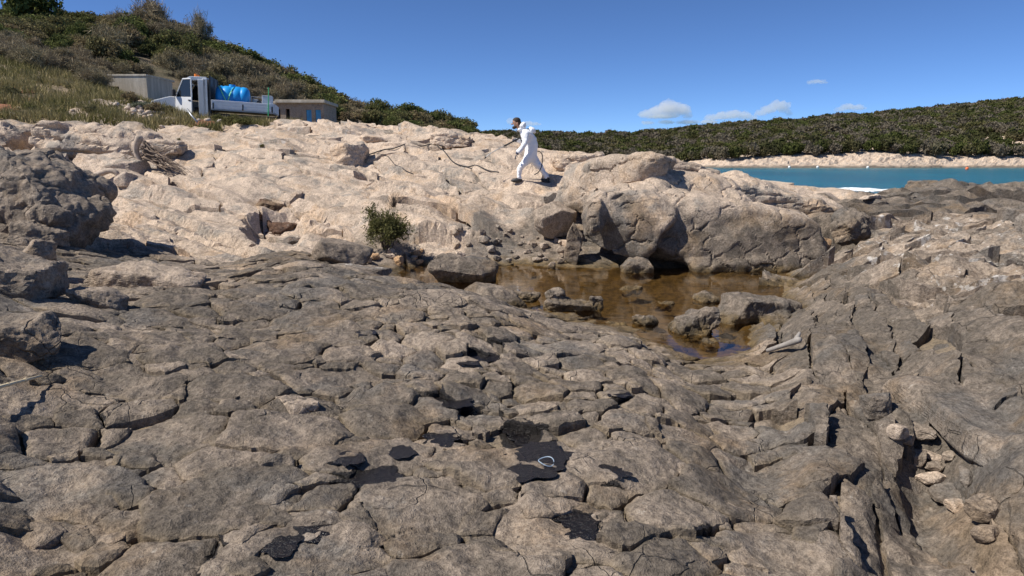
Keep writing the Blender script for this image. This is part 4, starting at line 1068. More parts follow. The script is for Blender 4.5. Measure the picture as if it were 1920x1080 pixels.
for k, (u, v, r, lb) in enumerate(((448,250,.18,'tiny green tuft in a crack under the truck'),(493,267,.13,'small plant in the pale rock left of the middle'),(527,320,.12,'green tuft in a crack of the pale slope'),(450,281,.08,'smallest plant in the pale rock'),(340,256,.15,'olive tuft at the upper edge of pale rock'))):
    q = hit(u, v, 12); plant_tree('rock_plant', 'cushion', 0, q.x, q.y, r, r * .8, lb, 'plant', 'plants in rock cracks', q.z)

# ------------------------------------------------------------------ the far side of the cove
FU = [(820,236),(900,240),(1000,238),(1100,241),(1180,238),(1250,233),(1330,226),(1400,220),(1480,216),(1550,208),(1630,204),(1700,196),(1800,186),(1920,174),(2400,150)]
fu_, fv_ = np.array([a for a, _ in FU], float), np.array([b for _, b in FU], float)
fs = np.linspace(-.16, 1.25, 520); fY = np.concatenate([np.linspace(215, 245, 46), np.linspace(246, 420, 60)])
FSg, FYg = np.meshgrid(fs, fY)
def crest_z(s):
    u = 960 + s * (FPX * CP + 320 * SP); v = np.interp(u, fu_, fv_)
    return EYE.z - 350 * (FPX * SP + (v - 540) * CP) / (FPX * CP - (v - 540) * SP) - 4.6
def far_ground(s, Yv):
    yw = 228 + 34 * sstep(.32, .17, s) + 5 * perlin(s * 9, s * 0 + .5, 77)          # the water's edge
    bank = np.interp(s, [-.2, .2, .3, .4, .75, 1.3], [2.2, 1.7, 2.0, 2.9, 4.0, 4.4])
    d = Yv - yw
    low_ = np.where(d < 0, d * .15, bank * sstep(-2, 9, d))
    hill_ = (crest_z(s) - bank) * np.clip((d - 9) / (350 - yw - 9), 0, 1) ** .8
    return low_ + hill_ - np.where(Yv > 352, (Yv - 352) * .12, 0)
fz = far_ground(FSg, FYg)
fx_ = FSg * FYg
fbl = voro(fx_ / 3.2, FYg / 1.6, 83); bankm = sstep(16, 5, FYg - 228 - 34 * sstep(.32, .17, FSg)) * sstep(-.3, .4, fz)
fz = fz + bankm * (1.3 * (id01(fbl[0], 3) - .5) * sstep(0, .12, fbl[1]) + .5 * fbm(fx_ * .5, FYg * .5, 85, 3)) * np.clip(fz / 2, 0, 1)
fmask = np.stack([np.clip(.95 * sstep(.2, 1.0, fz + .4 * fbm(fx_ * .2, FYg * .3, 88, 3)) - .0, 0, 1), 0 * fz, 0 * fz, .25 + 0 * fz], 2).reshape(-1, 4)
fid_ = np.arange(FSg.size).reshape(FSg.shape)
far = obj('far_shore', mesh_np('far_shore', np.stack([fx_, FYg, fz], 2).reshape(-1, 3), np.stack([fid_[:-1, :-1], fid_[:-1, 1:], fid_[1:, 1:], fid_[1:, :-1]], 2).reshape(-1, 4), M['shore'], False, fmask))
tag(far, kind='structure')
FARK = []
for k in range(6):
    p, d, _ = crown_points(700 + k, 900, (1, 1, .9), 12)
    FARK.append(leaf_mesh('crown', p, .10, 710 + k, M['leaf_far'], .6, d))
    KIND['far', k] = (FARK[k], woody(720 + k, .6, .5, r0=.06, limbs=3))
# front row: single trees; the wood behind them reads as one mass
front = []
for k in range(130):
    s_ = -.14 + (1.12) * (k + RNG.uniform(.1, .9)) / 130
    yw = 228 + 34 * float(sstep(.32, .17, np.array([s_]))[0])
    yv = yw + RNG.uniform(10, 15); front.append((s_ * yv, yv))
for x, y in front:
    z = float(far_ground(np.array([x / y]), np.array([y]))[0]); r = RNG.uniform(2.2, 3.4)
    plant_tree('shore_tree', 'far', int(RNG.integers(0, 6)), x, y, r, r * RNG.uniform(1.1, 1.5), 'front-row evergreen tree across the cove ' + ('behind the person' if x / y < .1 else 'left of the ochre hut' if x / y < .19 else 'above the pale beach' if x / y < .33 else 'above the white buoys' if x / y < .52 else 'left of the right orange buoy' if x / y < .65 else 'at the right edge'), 'tree', 'front row of trees on the far shore', z)
npts = []
yy = 242.0
while yy < 365:
    for _ in range(int(yy * 1.25 / 3.6)):
        s_ = RNG.uniform(-.15, 1.0)
        if yy > 228 + 34 * float(sstep(.32, .17, np.array([s_]))[0]) + 14: npts.append((s_ * yy, yy + RNG.uniform(-2, 2)))
    yy += 4.4
npts = np.array(npts)
pz = far_ground(npts[:, 0] / npts[:, 1], npts[:, 1]) + 1.0
wood_me = bpy.data.meshes.new('far_woodland'); wood_me.vertices.add(len(npts))
wood_me.vertices.foreach_set('co', np.stack([npts[:, 0], npts[:, 1], pz], 1).astype(np.float32).ravel())
wood = obj('far_woodland', wood_me); tag(wood, 'dense dark green woodland covering the hill across the cove', 'woodland', kind='stuff')
ng = bpy.data.node_groups.new('woodland', 'GeometryNodeTree')
ng.interface.new_socket('Geometry', in_out='INPUT', socket_type='NodeSocketGeometry'); ng.interface.new_socket('Geometry', in_out='OUTPUT', socket_type='NodeSocketGeometry')
N = ng.nodes; gi = N.new('NodeGroupInput'); go = N.new('NodeGroupOutput')
iop = N.new('GeometryNodeInstanceOnPoints'); g2i = N.new('GeometryNodeGeometryToInstance')
tmpl = []
for k in range(6):
    to = bpy.data.objects.new('woodland_crown', FARK[k]); tmpl.append(to)
    oi_ = N.new('GeometryNodeObjectInfo'); oi_.inputs[0].default_value = to
    ng.links.new(oi_.outputs['Geometry'], g2i.inputs[0])
ng.links.new(gi.outputs[0], iop.inputs['Points']); ng.links.new(g2i.outputs[0], iop.inputs['Instance'])
iop.inputs['Pick Instance'].default_value = True
ri = N.new('FunctionNodeRandomValue'); ri.data_type = 'INT'; ri.inputs[4].default_value = 0; ri.inputs[5].default_value = 5
ng.links.new(ri.outputs[2], iop.inputs['Instance Index'])
rr_ = N.new('FunctionNodeRandomValue'); rr_.data_type = 'FLOAT_VECTOR'; rr_.inputs[1].default_value = (0, 0, 6.28); ng.links.new(rr_.outputs[0], iop.inputs['Rotation'])
rs_ = N.new('FunctionNodeRandomValue'); rs_.data_type = 'FLOAT'; rs_.inputs[2].default_value = 2.2; rs_.inputs[3].default_value = 4.6; rs_.inputs[8].default_value = 5
ng.links.new(rs_.outputs[1], iop.inputs['Scale']); ng.links.new(iop.outputs[0], go.inputs[0])
md = wood.modifiers.new('wood', 'NODES'); md.node_group = ng

# orange hut, buoys, surf
M['hutwall'] = simple('ochre_plaster', (.50, .30, .15), .9, var=.15, scale=3); M['rooftile'] = simple('tile_roof', (.30, .13, .08), .9, var=.2, scale=5); M['dark'] = simple('dark_opening', (.02, .02, .022), .8)
p = at(1211, 304, 190); e = empty('beach_hut', (p.x, p.y, p.z), (0, 0, .2)); tag(e, 'small ochre hut with a flat reddish roof before the far wood', 'hut')
MB().box((0, 0, 1.0), (3.2, 2.4, 2.6), bev=.03).build('wall', M['hutwall'], e); MB().box((0, 0, 2.42), (3.6, 2.8, .2), bev=.04).build('roof', M['rooftile'], e); MB().box((-.7, -1.21, .9), (.7, .05, 1.5)).build('door', M['dark'], e)
M['buoy_white'] = simple('white_buoy', (.75, .75, .73), .4, var=.08); M['buoy_orange'] = simple('orange_buoy', (.75, .16, .05), .4, var=.1)
for u, v, mt, lb in ((1480,314,'buoy_white','white mooring buoy nearest the far rocks at the left'),(1533,314,'buoy_white','white buoy in the middle of the cove'),(1627,314.5,'buoy_white','white buoy right of the middle one'),(1458,313.5,'buoy_orange','orange buoy by the rocks at the left'),(1813,317,'buoy_orange','orange buoy at the right of the cove')):
    q = atz(u, v, .15); e = empty('mooring_buoy', (q.x, q.y, 0)); tag(e, lb, 'buoy', 'mooring buoys in the cove')
    V_, F_ = ico(2)
    b = MB(); b.add(V_ * np.array([.42, .42, .48]) + np.array([0, 0, .25]), F_.tolist()); b.build('float', M[mt], e, smooth=True)
    MB().tube([(0, 0, .65), (0, 0, .85)], .07, 6).build('eye', M['dark'], e)
t = NT('surf'); pos = t.n('NewGeometry').outputs['Position']; nz = t.noise(pos, 2.5, 5, .7)
t.bsdf(t.mix(t.step(nz, .35, .6), (.45, .52, .56), (.85, .87, .88)), .6, t.bump(nz, .5, .1)); M['surf'] = t.m
gx_ = np.linspace(-3.6, 3.6, 90); gy_ = np.linspace(-6, 6, 70); GX, GY = np.meshgrid(gx_, gy_)
env = np.clip(1 - (GX / 3.5) ** 2 - (GY / 5.8) ** 2, 0, 1)
nf = .8 * fbm(GX * .9, GY * .22, 811, 3, .5) + .8 * env - .12 * np.abs(GY)
hz_ = np.clip(nf - .25, -.2, 1) * .20
ii = np.arange(GX.size).reshape(GX.shape); Fw = np.stack([ii[:-1, :-1], ii[:-1, 1:], ii[1:, 1:], ii[1:, :-1]], 2).reshape(-1, 4)
Fw = Fw[(hz_.ravel()[Fw] > .0).all(1)]
q = at(1618, 350, 58); surf = obj('surf', mesh_np('surf', np.stack([GX + GY * -.1, GY, hz_ + .02], 2).reshape(-1, 3), Fw, M['surf']), None, None, (q.x, q.y, 0))
tag(surf, 'white breaking surf behind the shore rocks', 'surf', kind='stuff')

# ------------------------------------------------------------------ huts on the left
t = NT('board_marked_concrete'); co = t.n('TexCoord').outputs['Object']
st = t.noise(t.n('Mapping', {'Vector': co, 'Scale': (1.6, 1.6, .25)}).outputs[0], 2, 5, .7); n2 = t.noise(co, 14, 5, .7)
c = t.mix(t.step(st, .4, .68), (.44, .385, .30), (.62, .55, .45)); c = t.mix(t.math('MULTIPLY', t.step(n2, .5, .8), .5), c, (.26, .23, .19))
t.bsdf(c, .9, t.bump(n2, .4, .02)); M['concrete'] = t.m
p = at(238, 186, 40.5); az = math.atan2(p.x, p.y)
e = empty('concrete_hut', (p.x, p.y, p.z - 1.15), (0, 0, -.02)); tag(e, 'low flat concrete hut with one small barred window behind the grass bank', 'hut')
w = 3.9; h_ = 2.25
m = MB(); wx0, wx1, wz0, wz1 = -.25, .38, 1.45, 1.72
for a, b, c_, d in ((-w/2, wx0, 0, h_), (wx1, w/2, 0, h_), (wx0, wx1, 0, wz0), (wx0, wx1, wz1, h_)): m.box(((a+b)/2, -1.2, (c_+d)/2), (b-a, .25, d-c_))
m.box((-w/2+.125, .2, h_/2), (.25, 2.55, h_)).box((w/2-.125, .2, h_/2), (.25, 2.55, h_)).box((0, 1.6, h_/2), (w-.5, .25, h_)); m.build('wall', M['concrete'], e)
MB().box((0, .2, h_+.06), (w + .06, 3.1, .12), bev=.02).build('roof', M['concrete'], e)
win = MB().box(((wx0+wx1)/2, -1.02, (wz0+wz1)/2), (wx1-wx0, .03, wz1-wz0)).build('window', M['dark'], e)
M['rust'] = simple('rusty_iron', (.12, .075, .05), .8, var=.3)
for k in range(4): MB().tube([(wx0 + .08 + k * .155, -1.12, wz0), (wx0 + .08 + k * .155, -1.12, wz1)], .012, 6).build('bar', M['rust'], win)
M['stonewall'] = rock_material('rubble_masonry', False, .62, scale=2.5)
M['blue_paint'] = simple('weathered_blue_paint', (.10, .38, .66), .7, var=.2, scale=5)
p = at(563, 236, 47); e = empty('stone_hut', (p.x, p.y, p.z - .75), (0, 0, .02)); tag(e, 'flat-roofed stone hut with two blue doors right of the truck', 'hut')
m = MB(); W2 = 4.0; H2 = 2.1
def wall_with(m, x0, x1, y, h, th, holes):
    xs = x0
    for a, b, c_, d in sorted(holes):
        m.box(((xs + a) / 2, y, h / 2), (a - xs, th, h))
        if c_ > 0: m.box(((a + b) / 2, y, c_ / 2), (b - a, th, c_))
        m.box(((a + b) / 2, y, (d + h) / 2), (b - a, th, h - d)); xs = b
    m.box(((xs + x1) / 2, y, h / 2), (x1 - xs, th, h))
wall_with(m, -2.0, 2.0, -1.4, H2, .3, [(-1.15, -.8, 0, 1.75), (-.45, -.2, .0, 1.75), (.85, 1.2, 0, 1.7), (1.45, 1.8, 0, 1.7)])
m.box((-1.85, .2, H2/2), (.3, 2.9, H2)).box((1.85, .2, H2/2), (.3, 2.9, H2)).box((0, 1.8, H2/2), (4.0, .3, H2)); m.build('wall', M['stonewall'], e)
MB().box((.55, .1, H2 + .10), (3.2, 3.8, .2), bev=.03).build('roof', M['concrete'], e); MB().box((-1.55, .1, H2 + .02), (1.2, 3.6, .16), bev=.03).build('porch_roof', M['concrete'], e)
for a, b in ((-1.15, -.8), (-.45, -.2)): MB().box(((a+b)/2, -1.2, .87), (b-a, .04, 1.74)).build('doorway', M['dark'], e)
for a, b in ((.85, 1.2), (1.45, 1.8)):
    dr = MB().box(((a+b)/2, -1.43, .85), (b-a-.01, .06, 1.69), bev=.008).build('door', M['blue_paint'], e)
    MB().box(((a+b)/2, -1.47, .85), (.03, .02, 1.6)).build('cover_strip', M['blue_paint'], dr)

# ------------------------------------------------------------------ flatbed truck
M['white_paint'] = simple('white_truck_paint', (.78, .78, .77), .35, var=.04, scale=3); M['rubber'] = simple('black_rubber', (.022, .022, .024), .8); M['steel'] = simple('grey_steel', (.33, .34, .35), .45, .6)
M['alu'] = simple('bed_panel', (.66, .67, .69), .42, .15, var=.06, scale=5); M['blackpl'] = simple('black_plastic', (.03, .03, .033), .5)
t = NT('cab_glass'); g_ = t.bsdf((.02, .025, .03), .06, None, Specular_IOR_Level=.6); M['glass'] = t.m
M['tank'] = simple('blue_polyethylene', (.012, .30, .72), .38, var=.05); M['strap'] = simple('green_strap', (.25, .75, .40), .6); M['amber'] = simple('amber_lens', (.75, .20, .02), .25); M['green'] = simple('green_pole', (.05, .42, .18), .5)
front_p = at(330, 224, 31.6); TA = math.radians(26)
# origin at the middle of the near side's length; x to the rear
tr_c = at(415, 226, 33.2)
truck = empty('flatbed_truck', (tr_c.x - .25, tr_c.y, tr_c.z - .40), (0, math.radians(3.2), math.radians(13))); truck.scale = (.93, .95, 1.0); tag(truck, 'white flatbed truck with its driver door open, carrying a blue tank', 'truck')
# local: x to the right (rear), y away from the camera, z up;  front at x = -2.85, rear at 2.85
cab = [(-2.85,.45),(-2.85,.85),(-2.72,1.05),(-1.95,1.28),(-1.86,1.32),(-1.22,2.12),(-1.02,2.22),(-.30,2.25),(-.22,2.18),(-.20,.45),(-.70,.40),(-.70,.45)]
m = MB()
hood = [(-2.85,.45),(-2.87,.86),(-2.74,1.06),(-1.95,1.30),(-1.72,1.30),(-1.62,.45)]
m.prism(hood, -.95, .95, .03)
m.box((-.72, 0, .45), (1.9, 1.86, .12), bev=.02)                                   # floor
m.prism([(-.42,.45),(-.44,2.20),(-.24,2.20),(-.20,.45)], -.95, .95, .02)                 # rear wall
m.prism([(-1.26,2.10),(-1.02,2.25),(-.28,2.27),(-.22,2.17),(-1.2,2.03)], -.92, .92, .02)   # roof
m.prism([(-1.76,1.24),(-1.66,1.27),(-1.14,2.10),(-1.26,2.12)], -.95, -.87, .01)            # near pillar
m.prism([(-1.76,1.24),(-1.66,1.27),(-1.14,2.10),(-1.26,2.12)], .87, .95, .01)
m.prism([(-1.70,.45),(-1.70,1.27),(-.3,1.27),(-.3,.45)], .87, .95, .01)                    # far door
m.prism([(-.62,.45),(-.66,2.12),(-.30,2.14),(-.30,.45)], -.95, -.88, .01)
body = m.build('cab', M['white_paint'], truck)
MB().prism([(-1.80,1.26),(-1.30,2.04),(-1.26,2.04),(-1.75,1.26)], -.88, .88).build('windscreen', M['glass'], body)
MB().prism([(-1.60,1.30),(-1.14,2.02),(-.66,2.05),(-.66,1.30)], .89, .93).build('side_window', M['glass'], body)
MB().box((-.72, .25, .82), (.5, 1.2, .22), bev=.05).box((-.50, .25, 1.28), (.16, 1.2, .85), bev=.05).build('seat', M['blackpl'], body)
MB().box((-1.55, .1, 1.12), (.30, 1.6, .28), bev=.05).build('dashboard', M['blackpl'], body)
MB().box((-2.88, 0, .55), (.14, 1.9, .26), bev=.05).build('bumper', M['blackpl'], body)
for y_ in (-.72, .72): MB().box((-2.82, y_, .88), (.16, .34, .20), bev=.05).build('headlight', M['glass'], body)
door = empty('door', (0, 0, 0)); bpy.data.objects.remove(door)
m = MB(); m.prism([(0,.05),(0,.82),(.98,.82),(.98,.05),(.85,.0),(.1,.0)], -.03, .03, .012)
fr = [((0, 0, .82), (.46, 0, 1.60)), ((.46, 0, 1.60), (.95, 0, 1.62)), ((.95, 0, 1.62), (.97, 0, .82))]
for a, b in fr: m.tube([a, b], .035, 6)
door = m.build('door', M['white_paint'], truck, (-1.66, -.95, .48), (0, 0, -math.radians(32)))
MB().prism([(.05,.83),(.46,1.56),(.92,1.58),(.93,.83)], -.006, .006).build('window', M['glass'], door)
MB().box((.86, -.045, .68), (.14, .03, .05), bev=.01).build('handle', M['blackpl'], door)
MB().box((.04, -.16, .98), (.10, .20, .30), bev=.03).build('mirror', M['blackpl'], door)
for y_ in (-.35, .1): 
    b = MB().tube([(-.85, y_, 2.26), (-.85, y_, 2.42)], [.09, .075], 12).build('beacon', M['amber'], truck); MB().tube([(-.85, y_, 2.24), (-.85, y_, 2.28)], .10, 12).build('base', M['blackpl'], b)
m = MB()
for y_ in (-.4, .4): m.box((.75, y_, .62), (4.6, .10, .2))
m.build('chassis', M['blackpl'], truck)
m = MB()
for y_ in (-.95, 0, .95): m.box((-.10, y_, 1.45), (.07, .07, 1.75))
for z_ in (.95, 1.4, 1.85, 2.28): m.box((-.10, 0, z_), (.05, 1.96, .06))
m.box((-.10, 0, 1.5), (.03, 1.9, 1.6)); m.build('headboard', M['blackpl'], truck)
MB().box((1.42, 0, .86), (2.95, 2.02, .08), bev=.01).build('bed_floor', M['steel'], truck)
for y_ in (-1.03, 1.03):
    sp_ = MB().box((1.42, y_, 1.08), (2.94, .035, .40), bev=.008)
    for z_ in (.98, 1.10, 1.22): sp_.box((1.42, y_ + (-.02 if y_ < 0 else .02), z_), (2.90, .012, .085), bev=.004)
    sp = sp_.build('side_board', M['alu'], truck)
    for x_ in (.05, 1.42, 2.8): MB().box((x_, y_ + (-.03 if y_ < 0 else .03), 1.02), (.06, .03, .26)).build('latch', M['blackpl'], sp)
MB().box((2.90, 0, 1.08), (.035, 2.02, .40), bev=.008).build('tailboard', M['alu'], truck)
for x_ in (-2.05, 1.75):
    for y_ in (-.85, .85):
        wh = MB(); wh.tube([(x_, y_ - .12, .34), (x_, y_ - .09, .34), (x_, y_ + .09, .34), (x_, y_ + .12, .34)], [.30, .35, .35, .30], 24); wo_ = wh.build('wheel', M['rubber'], truck, smooth=False)
        MB().tube([(x_, y_ - .13, .34), (x_, y_ + .13, .34)], .19, 16).build('rim', M['steel'], wo_)
# cargo
def on_truck(name, label, cat, group=None):
    e = empty(name, truck.location, truck.rotation_euler); e.scale = truck.scale; tag(e, label, cat, group); return e
tk = on_truck('water_tank', 'bright blue plastic water tank strapped to the truck bed', 'tank')
m = MB(); xs_ = [.02, .06, .14, .30, .33, .40, .43, .70, .73, .80, .83, 1.10, 1.13, 1.20, 1.23, 1.40, 1.50, 1.54]; rs2 = [.20, .36, .44, .46, .44, .44, .46, .46, .44, .44, .46, .46, .44, .44, .46, .44, .36, .20]
m.tube([(x_ * 1.06, -.15, 1.47) for x_ in xs_], [q * 1.17 for q in rs2], 28); m.build('shell', M['tank'], tk, smooth=True)
MB().tube([(.80, -.15, 1.97), (.80, -.15, 2.08)], [.17, .15], 16).build('lid', M['tank'], tk)
for x_ in (.3, 1.25): MB().box((x_, -.15, .99), (.18, .8, .18), bev=.03).build('foot', M['tank'], tk)
for a, b in ((.18, .95), (.95, .40)):
    m = MB(); pts_ = []
    for k in range(13):
        th = math.radians(-95 + 160 * k / 12); t_ = k / 12
        pts_.append((b + (a - b) * t_, -.15 - math.cos(th) * .552, 1.47 + math.sin(th) * .552))
    for q0, q1 in zip(pts_[:-1], pts_[1:]): m.tube([q0, q1], .026, 4)
    m.build('strap', M['strap'], tk)
pmp = on_truck('pressure_pump', 'small engine-driven pressure pump on the truck bed', 'pump')
MB().box((2.02, -.3, 1.14), (.5, .6, .10), bev=.01).build('skid', M['blackpl'], pmp); MB().box((1.92, -.3, 1.34), (.26, .34, .30), bev=.04).build('engine', M['steel'], pmp); MB().tube([(2.12, -.5, 1.32), (2.12, -.1, 1.32)], .12, 14).build('pump_head', M['blackpl'], pmp)
m = MB()
for y_ in (-.62, .02):
    m.tube([(1.76, y_, 1.10), (1.76, y_, 1.58), (2.28, y_, 1.58), (2.28, y_, 1.10)], .018, 6)
m.build('frame', M['steel'], pmp)
bx_ = on_truck('equipment_box', 'light grey metal box at the rear of the truck bed', 'box')
MB().box((2.52, -.45, 1.36), (.46, .7, .52), bev=.02).build('case', M['alu'], bx_); MB().box((2.52, -.45, 1.64), (.48, .72, .04), bev=.01).build('cover', M['alu'], bx_)
gp = on_truck('marker_pole', 'thin green pole leaning on the truck side near the tail', 'pole'); MB().tube([(2.62, -1.09, .70), (2.64, -1.07, 1.95)], .022, 8).build('shaft', M['green'], gp); MB().tube([(2.64, -1.07, 1.95), (2.64, -1.07, 2.0)], .035, 8).build('cap', M['green'], gp)

# ------------------------------------------------------------------ driftwood, reed, ring, log
M['driftwood'] = simple('bleached_driftwood', (.40, .32, .25), .85, var=.35, scale=10, bump=.6); M['twigs'] = simple('dead_twigs', (.20, .145, .105), .9, var=.4, scale=6, bump=.4)
M['reed'] = simple('dry_reed', (.62, .52, .34), .7, var=.15, scale=9)
r_ = np.random.default_rng(5)
b0 = hit(270, 322, 10); Yd = b0.y
dw = empty('driftwood_stump', (b0.x, b0.y, b0.z)); tag(dw, 'bleached uprooted stump with a sweep of dead branches on the pale rock', 'driftwood')
def rel(u, v, dy=0.0): return at(u, v, Yd + dy) - b0
def smooth_pts(pts, k=4):
    pts = [Vector(p) for p in pts]; out = []
    for i in range(len(pts) - 1):
        p0, p1, p2, p3 = pts[max(i-1,0)], pts[i], pts[i+1], pts[min(i+2,len(pts)-1)]
        for j in range(k):
            t_ = j / k; out.append(.5 * ((2*p1) + (p2-p0)*t_ + (2*p0-5*p1+4*p2-p3)*t_*t_ + (3*p1-p0-3*p2+p3)*t_**3))
    out.append(pts[-1]); return out
m = MB(); tp = smooth_pts([rel(268,328,-.1), rel(267,315), rel(262,302), rel(256,288), rel(255,274), rel(260,262), rel(262,254)], 4)
m.tube(tp, np.interp(np.linspace(0, 1, len(tp)), [0, .3, .5, .75, .9, 1], [.06, .065, .065, .085, .10, .05]).tolist(), 10); m.build('trunk', M['driftwood'], dw, smooth=True)
for k in range(64):
    a = rel(266 + 6 * r_.random(), 262 + 36 * r_.random(), r_.uniform(-.1, .3)); f = r_.random()
    tipu, tipv = 300 + 75 * r_.random(), None
    tipv = 285 + (tipu - 285) * .72 + r_.normal() * 9
    if k < 8: tipu, tipv = 300 + 95 * r_.random(), 268 + 22 * r_.random()
    elif k < 15: tipu, tipv = 205 + 50 * r_.random(), 288 + 32 * r_.random()
    bq = rel(tipu, tipv, r_.uniform(-.5, .5))
    pts_ = smooth_pts(wob(a, bq, 5, .05, r_), 3); r0 = r_.uniform(.008, .017)
    MB().tube(pts_, np.linspace(r0, r0 * .35, len(pts_)).tolist(), 5).build('branch', M['twigs'], dw, smooth=True)
Yd2 = hit(185, 338, 8).y
def rel2(u, v): return at(u, v, Yd2)
o0 = rel2(160, 340); pts_ = smooth_pts([rel2(157,341)-o0, rel2(175,332)-o0, rel2(192,324)-o0, rel2(208,320)-o0, rel2(219,325)-o0, rel2(220,333)-o0], 4)
rt = empty('curved_root', o0); tag(rt, 'curved bare root lying in front of the pale slab', 'driftwood')
MB().tube(pts_, np.linspace(.075, .055, len(pts_)).tolist(), 10).build('stem', M['driftwood'], rt, smooth=True)
MB().tube(smooth_pts([pts_[0], pts_[0] + Vector((.35, -.1, -.06)), pts_[0] + Vector((.7, -.1, -.02))]), .018, 6).build('rootlet', M['twigs'], rt, smooth=True)
a, b = at(-30, 915, 3.25), at(98, 858, 3.75)
a.z = max(a.z, top_of(a.x, a.y, .05) + .02); b.z = max(b.z, top_of(b.x, b.y, .05) + .02)
rd = empty('dry_reed', a); tag(rd, 'straight pale dry reed stem lying in a crack at the lower left', 'reed')
MB().tube([(0, 0, 0), (b - a) * .5, b - a], [.011, .010, .008], 8).build('stem', M['reed'], rd, smooth=True)
for f in (.25, .5, .75): 
    q = (b - a) * f; MB().tube([q - (b - a).normalized() * .006, q + (b - a).normalized() * .006], .0125, 8).build('node', M['reed'], rd)
M['ring'] = simple('pale_blue_plastic', (.36, .46, .56), .35, var=.05)
q = hit(1024, 872, 2); rg = MB(); aa = [2 * math.pi * k / 36 for k in range(35)]
rg.tube([(.038 * math.cos(x_), .038 * math.sin(x_), .006 * math.sin(2 * x_)) for x_ in aa], .0022, 6)
ro = rg.build('plastic_ring', M['ring'], None, (q.x, q.y, q.z + .02), (.15, .1, 0), True); tag(ro, 'thin pale blue plastic ring lying on the tar', 'ring')
q0, q1 = hit(1438, 668, 3), hit(1500, 660, 3); e = empty('bleached_log', q0); tag(e, 'short white bleached log on the rocks right of the pool', 'driftwood')
M['white_wood'] = simple('white_wood', (.26, .235, .21), .8, var=.2, scale=8, bump=.5)
d_ = q1 - q0; MB().tube(smooth_pts([(0, 0, .05), d_ * .35 + Vector((0, 0, .07)), d_ * .7 + Vector((0, 0, .09)), d_ + Vector((0, 0, .11))]), np.interp(np.linspace(0, 1, 13), [0, .5, .9, 1], [.018, .022, .030, .015]).tolist(), 10).build('stem', M['white_wood'], e, smooth=True)
MB().tube([d_ * .85 + Vector((0, 0, .1)), d_ * .8 + Vector((.05, .02, .17))], [.03, .012], 7).build('knot', M['white_wood'], e, smooth=True)

# green bush at the foot of the pale slope
q = hit(722, 470, 9); rb = np.random.default_rng(77)
bush = empty('green_bush', (q.x, q.y + .1, q.z)); tag(bush, 'dense dark green bush growing at the foot of the pale slope', 'bush')
P_, d_, _ = crown_points(806, 6500, (.54, .46, .70), 13, .15); P_ = P_ * (1 + .18 * fbm3(P_, 4.0, 5, 3))[:, None]; P_[:, 2] += .40
obj('crown', leaf_mesh('crown', P_, .030, 802, M['bush'], .22, d_, updir=.4), None, bush)
m = MB()
for k in range(26):
    a = rb.uniform(0, 6.28); m.tube(smooth_pts(wob((0, 0, -.05), (math.cos(a) * .30 * rb.random(), math.sin(a) * .26 * rb.random(), rb.uniform(.3, .8)), 4, .04, rb), 2), np.linspace(.010, .003, 7).tolist(), 5)
m.build('stems', M['bark'], bush)
q = hit(738, 388, 9); tf = empty('twiggy_tuft', q); tag(tf, 'small dark twiggy tuft in the rock right above the green bush', 'plant')
m = MB()
for k in range(46):
    a = rb.uniform(0, 6.28); m.tube(wob((0, 0, -.02), (math.cos(a) * .22 * rb.random(), math.sin(a) * .2 * rb.random(), rb.uniform(.1, .34)), 3, .02, rb), [.006, .004, .002], 4)
m.build('stems', M['bark'], tf)
q = hit(1207, 325, 9)
M['yellow'] = simple('yellow_plastic', (.85, .55, .03), .5); 
e = empty('yellow_scrap', (q.x, q.y, q.z + .03)); tag(e, 'bright yellow scrap lying on top of the huge boulder', 'litter')
MB().box((0, 0, .06), (.16, .10, .06), (.3, .2, .4), .02).build('piece', M['yellow'], e); MB().box((-.12, .02, 0), (.08, .06, .04), (.1, .5, 1), .015).build('scrap', M['yellow'], e)

# ------------------------------------------------------------------ the person on the slope
PY = 17.35; MPP = PY / (FPX * CP + 240 * SP)
feet = at(1024, 344, PY)
gz = ground(feet.x, feet.y)
PO = Vector((feet.x, feet.y, gz))
person = empty('person', PO); tag(person, 'person in a white hooded coverall walking left across the pale slope holding a spray lance', 'person')
def pp(u, v, dy=0.0): return Vector(((u - 1024) * MPP, dy, (346 - v) * MPP))
SK = [  # name, point, radius, parent
 ('pelvis', pp(994,293), .165, None), ('belly', pp(996,279), .165, 'pelvis'), ('chest', pp(993,264), .185, 'belly'), ('upper', pp(988,253.5), .145, 'chest'), ('neck', pp(977,246), .068, 'upper'), ('skull', pp(968.5,238.5), .080, 'neck'), ('crown', pp(966,232), .092, 'skull'), ('top', pp(966.5,228), .07, 'crown'),
 ('shoulder_a', pp(985,254,-.19), .085, 'upper'), ('elbow_a', pp(983,275,-.27), .072, 'shoulder_a'), ('wrist_a', pp(971,288.5,-.26), .052, 'elbow_a'), ('palm_a', pp(967.5,292.5,-.25), .045, 'wrist_a'),
 ('shoulder_b', pp(987,254,.19), .085, 'upper'), ('elbow_b', pp(980,270,.25), .070, 'shoulder_b'), ('wrist_b', pp(968,266,.10), .050, 'elbow_b'), ('palm_b', pp(964,266,.06), .042, 'wrist_b'),
 ('hip_a', pp(988,302,-.10), .112, 'pelvis'), ('knee_a', pp(975,317,-.11), .076, 'hip_a'), ('ankle_a', pp(972,333,-.11), .058, 'knee_a'), ('heel_a', pp(975,339,-.11), .052, 'ankle_a'), ('toe_a', pp(962,340.5,-.12), .042, 'heel_a'),
 ('hip_b', pp(1000,301,.10), .112, 'pelvis'), ('knee_b', pp(1013,316,.10), .078, 'hip_b'), ('ankle_b', pp(1026,335,.10), .058, 'knee_b'), ('heel_b', pp(1029,340,.10), .050, 'ankle_b'), ('toe_b', pp(1018,346,.10), .042, 'heel_b')]
ix = {q[0]: k for k, q in enumerate(SK)}
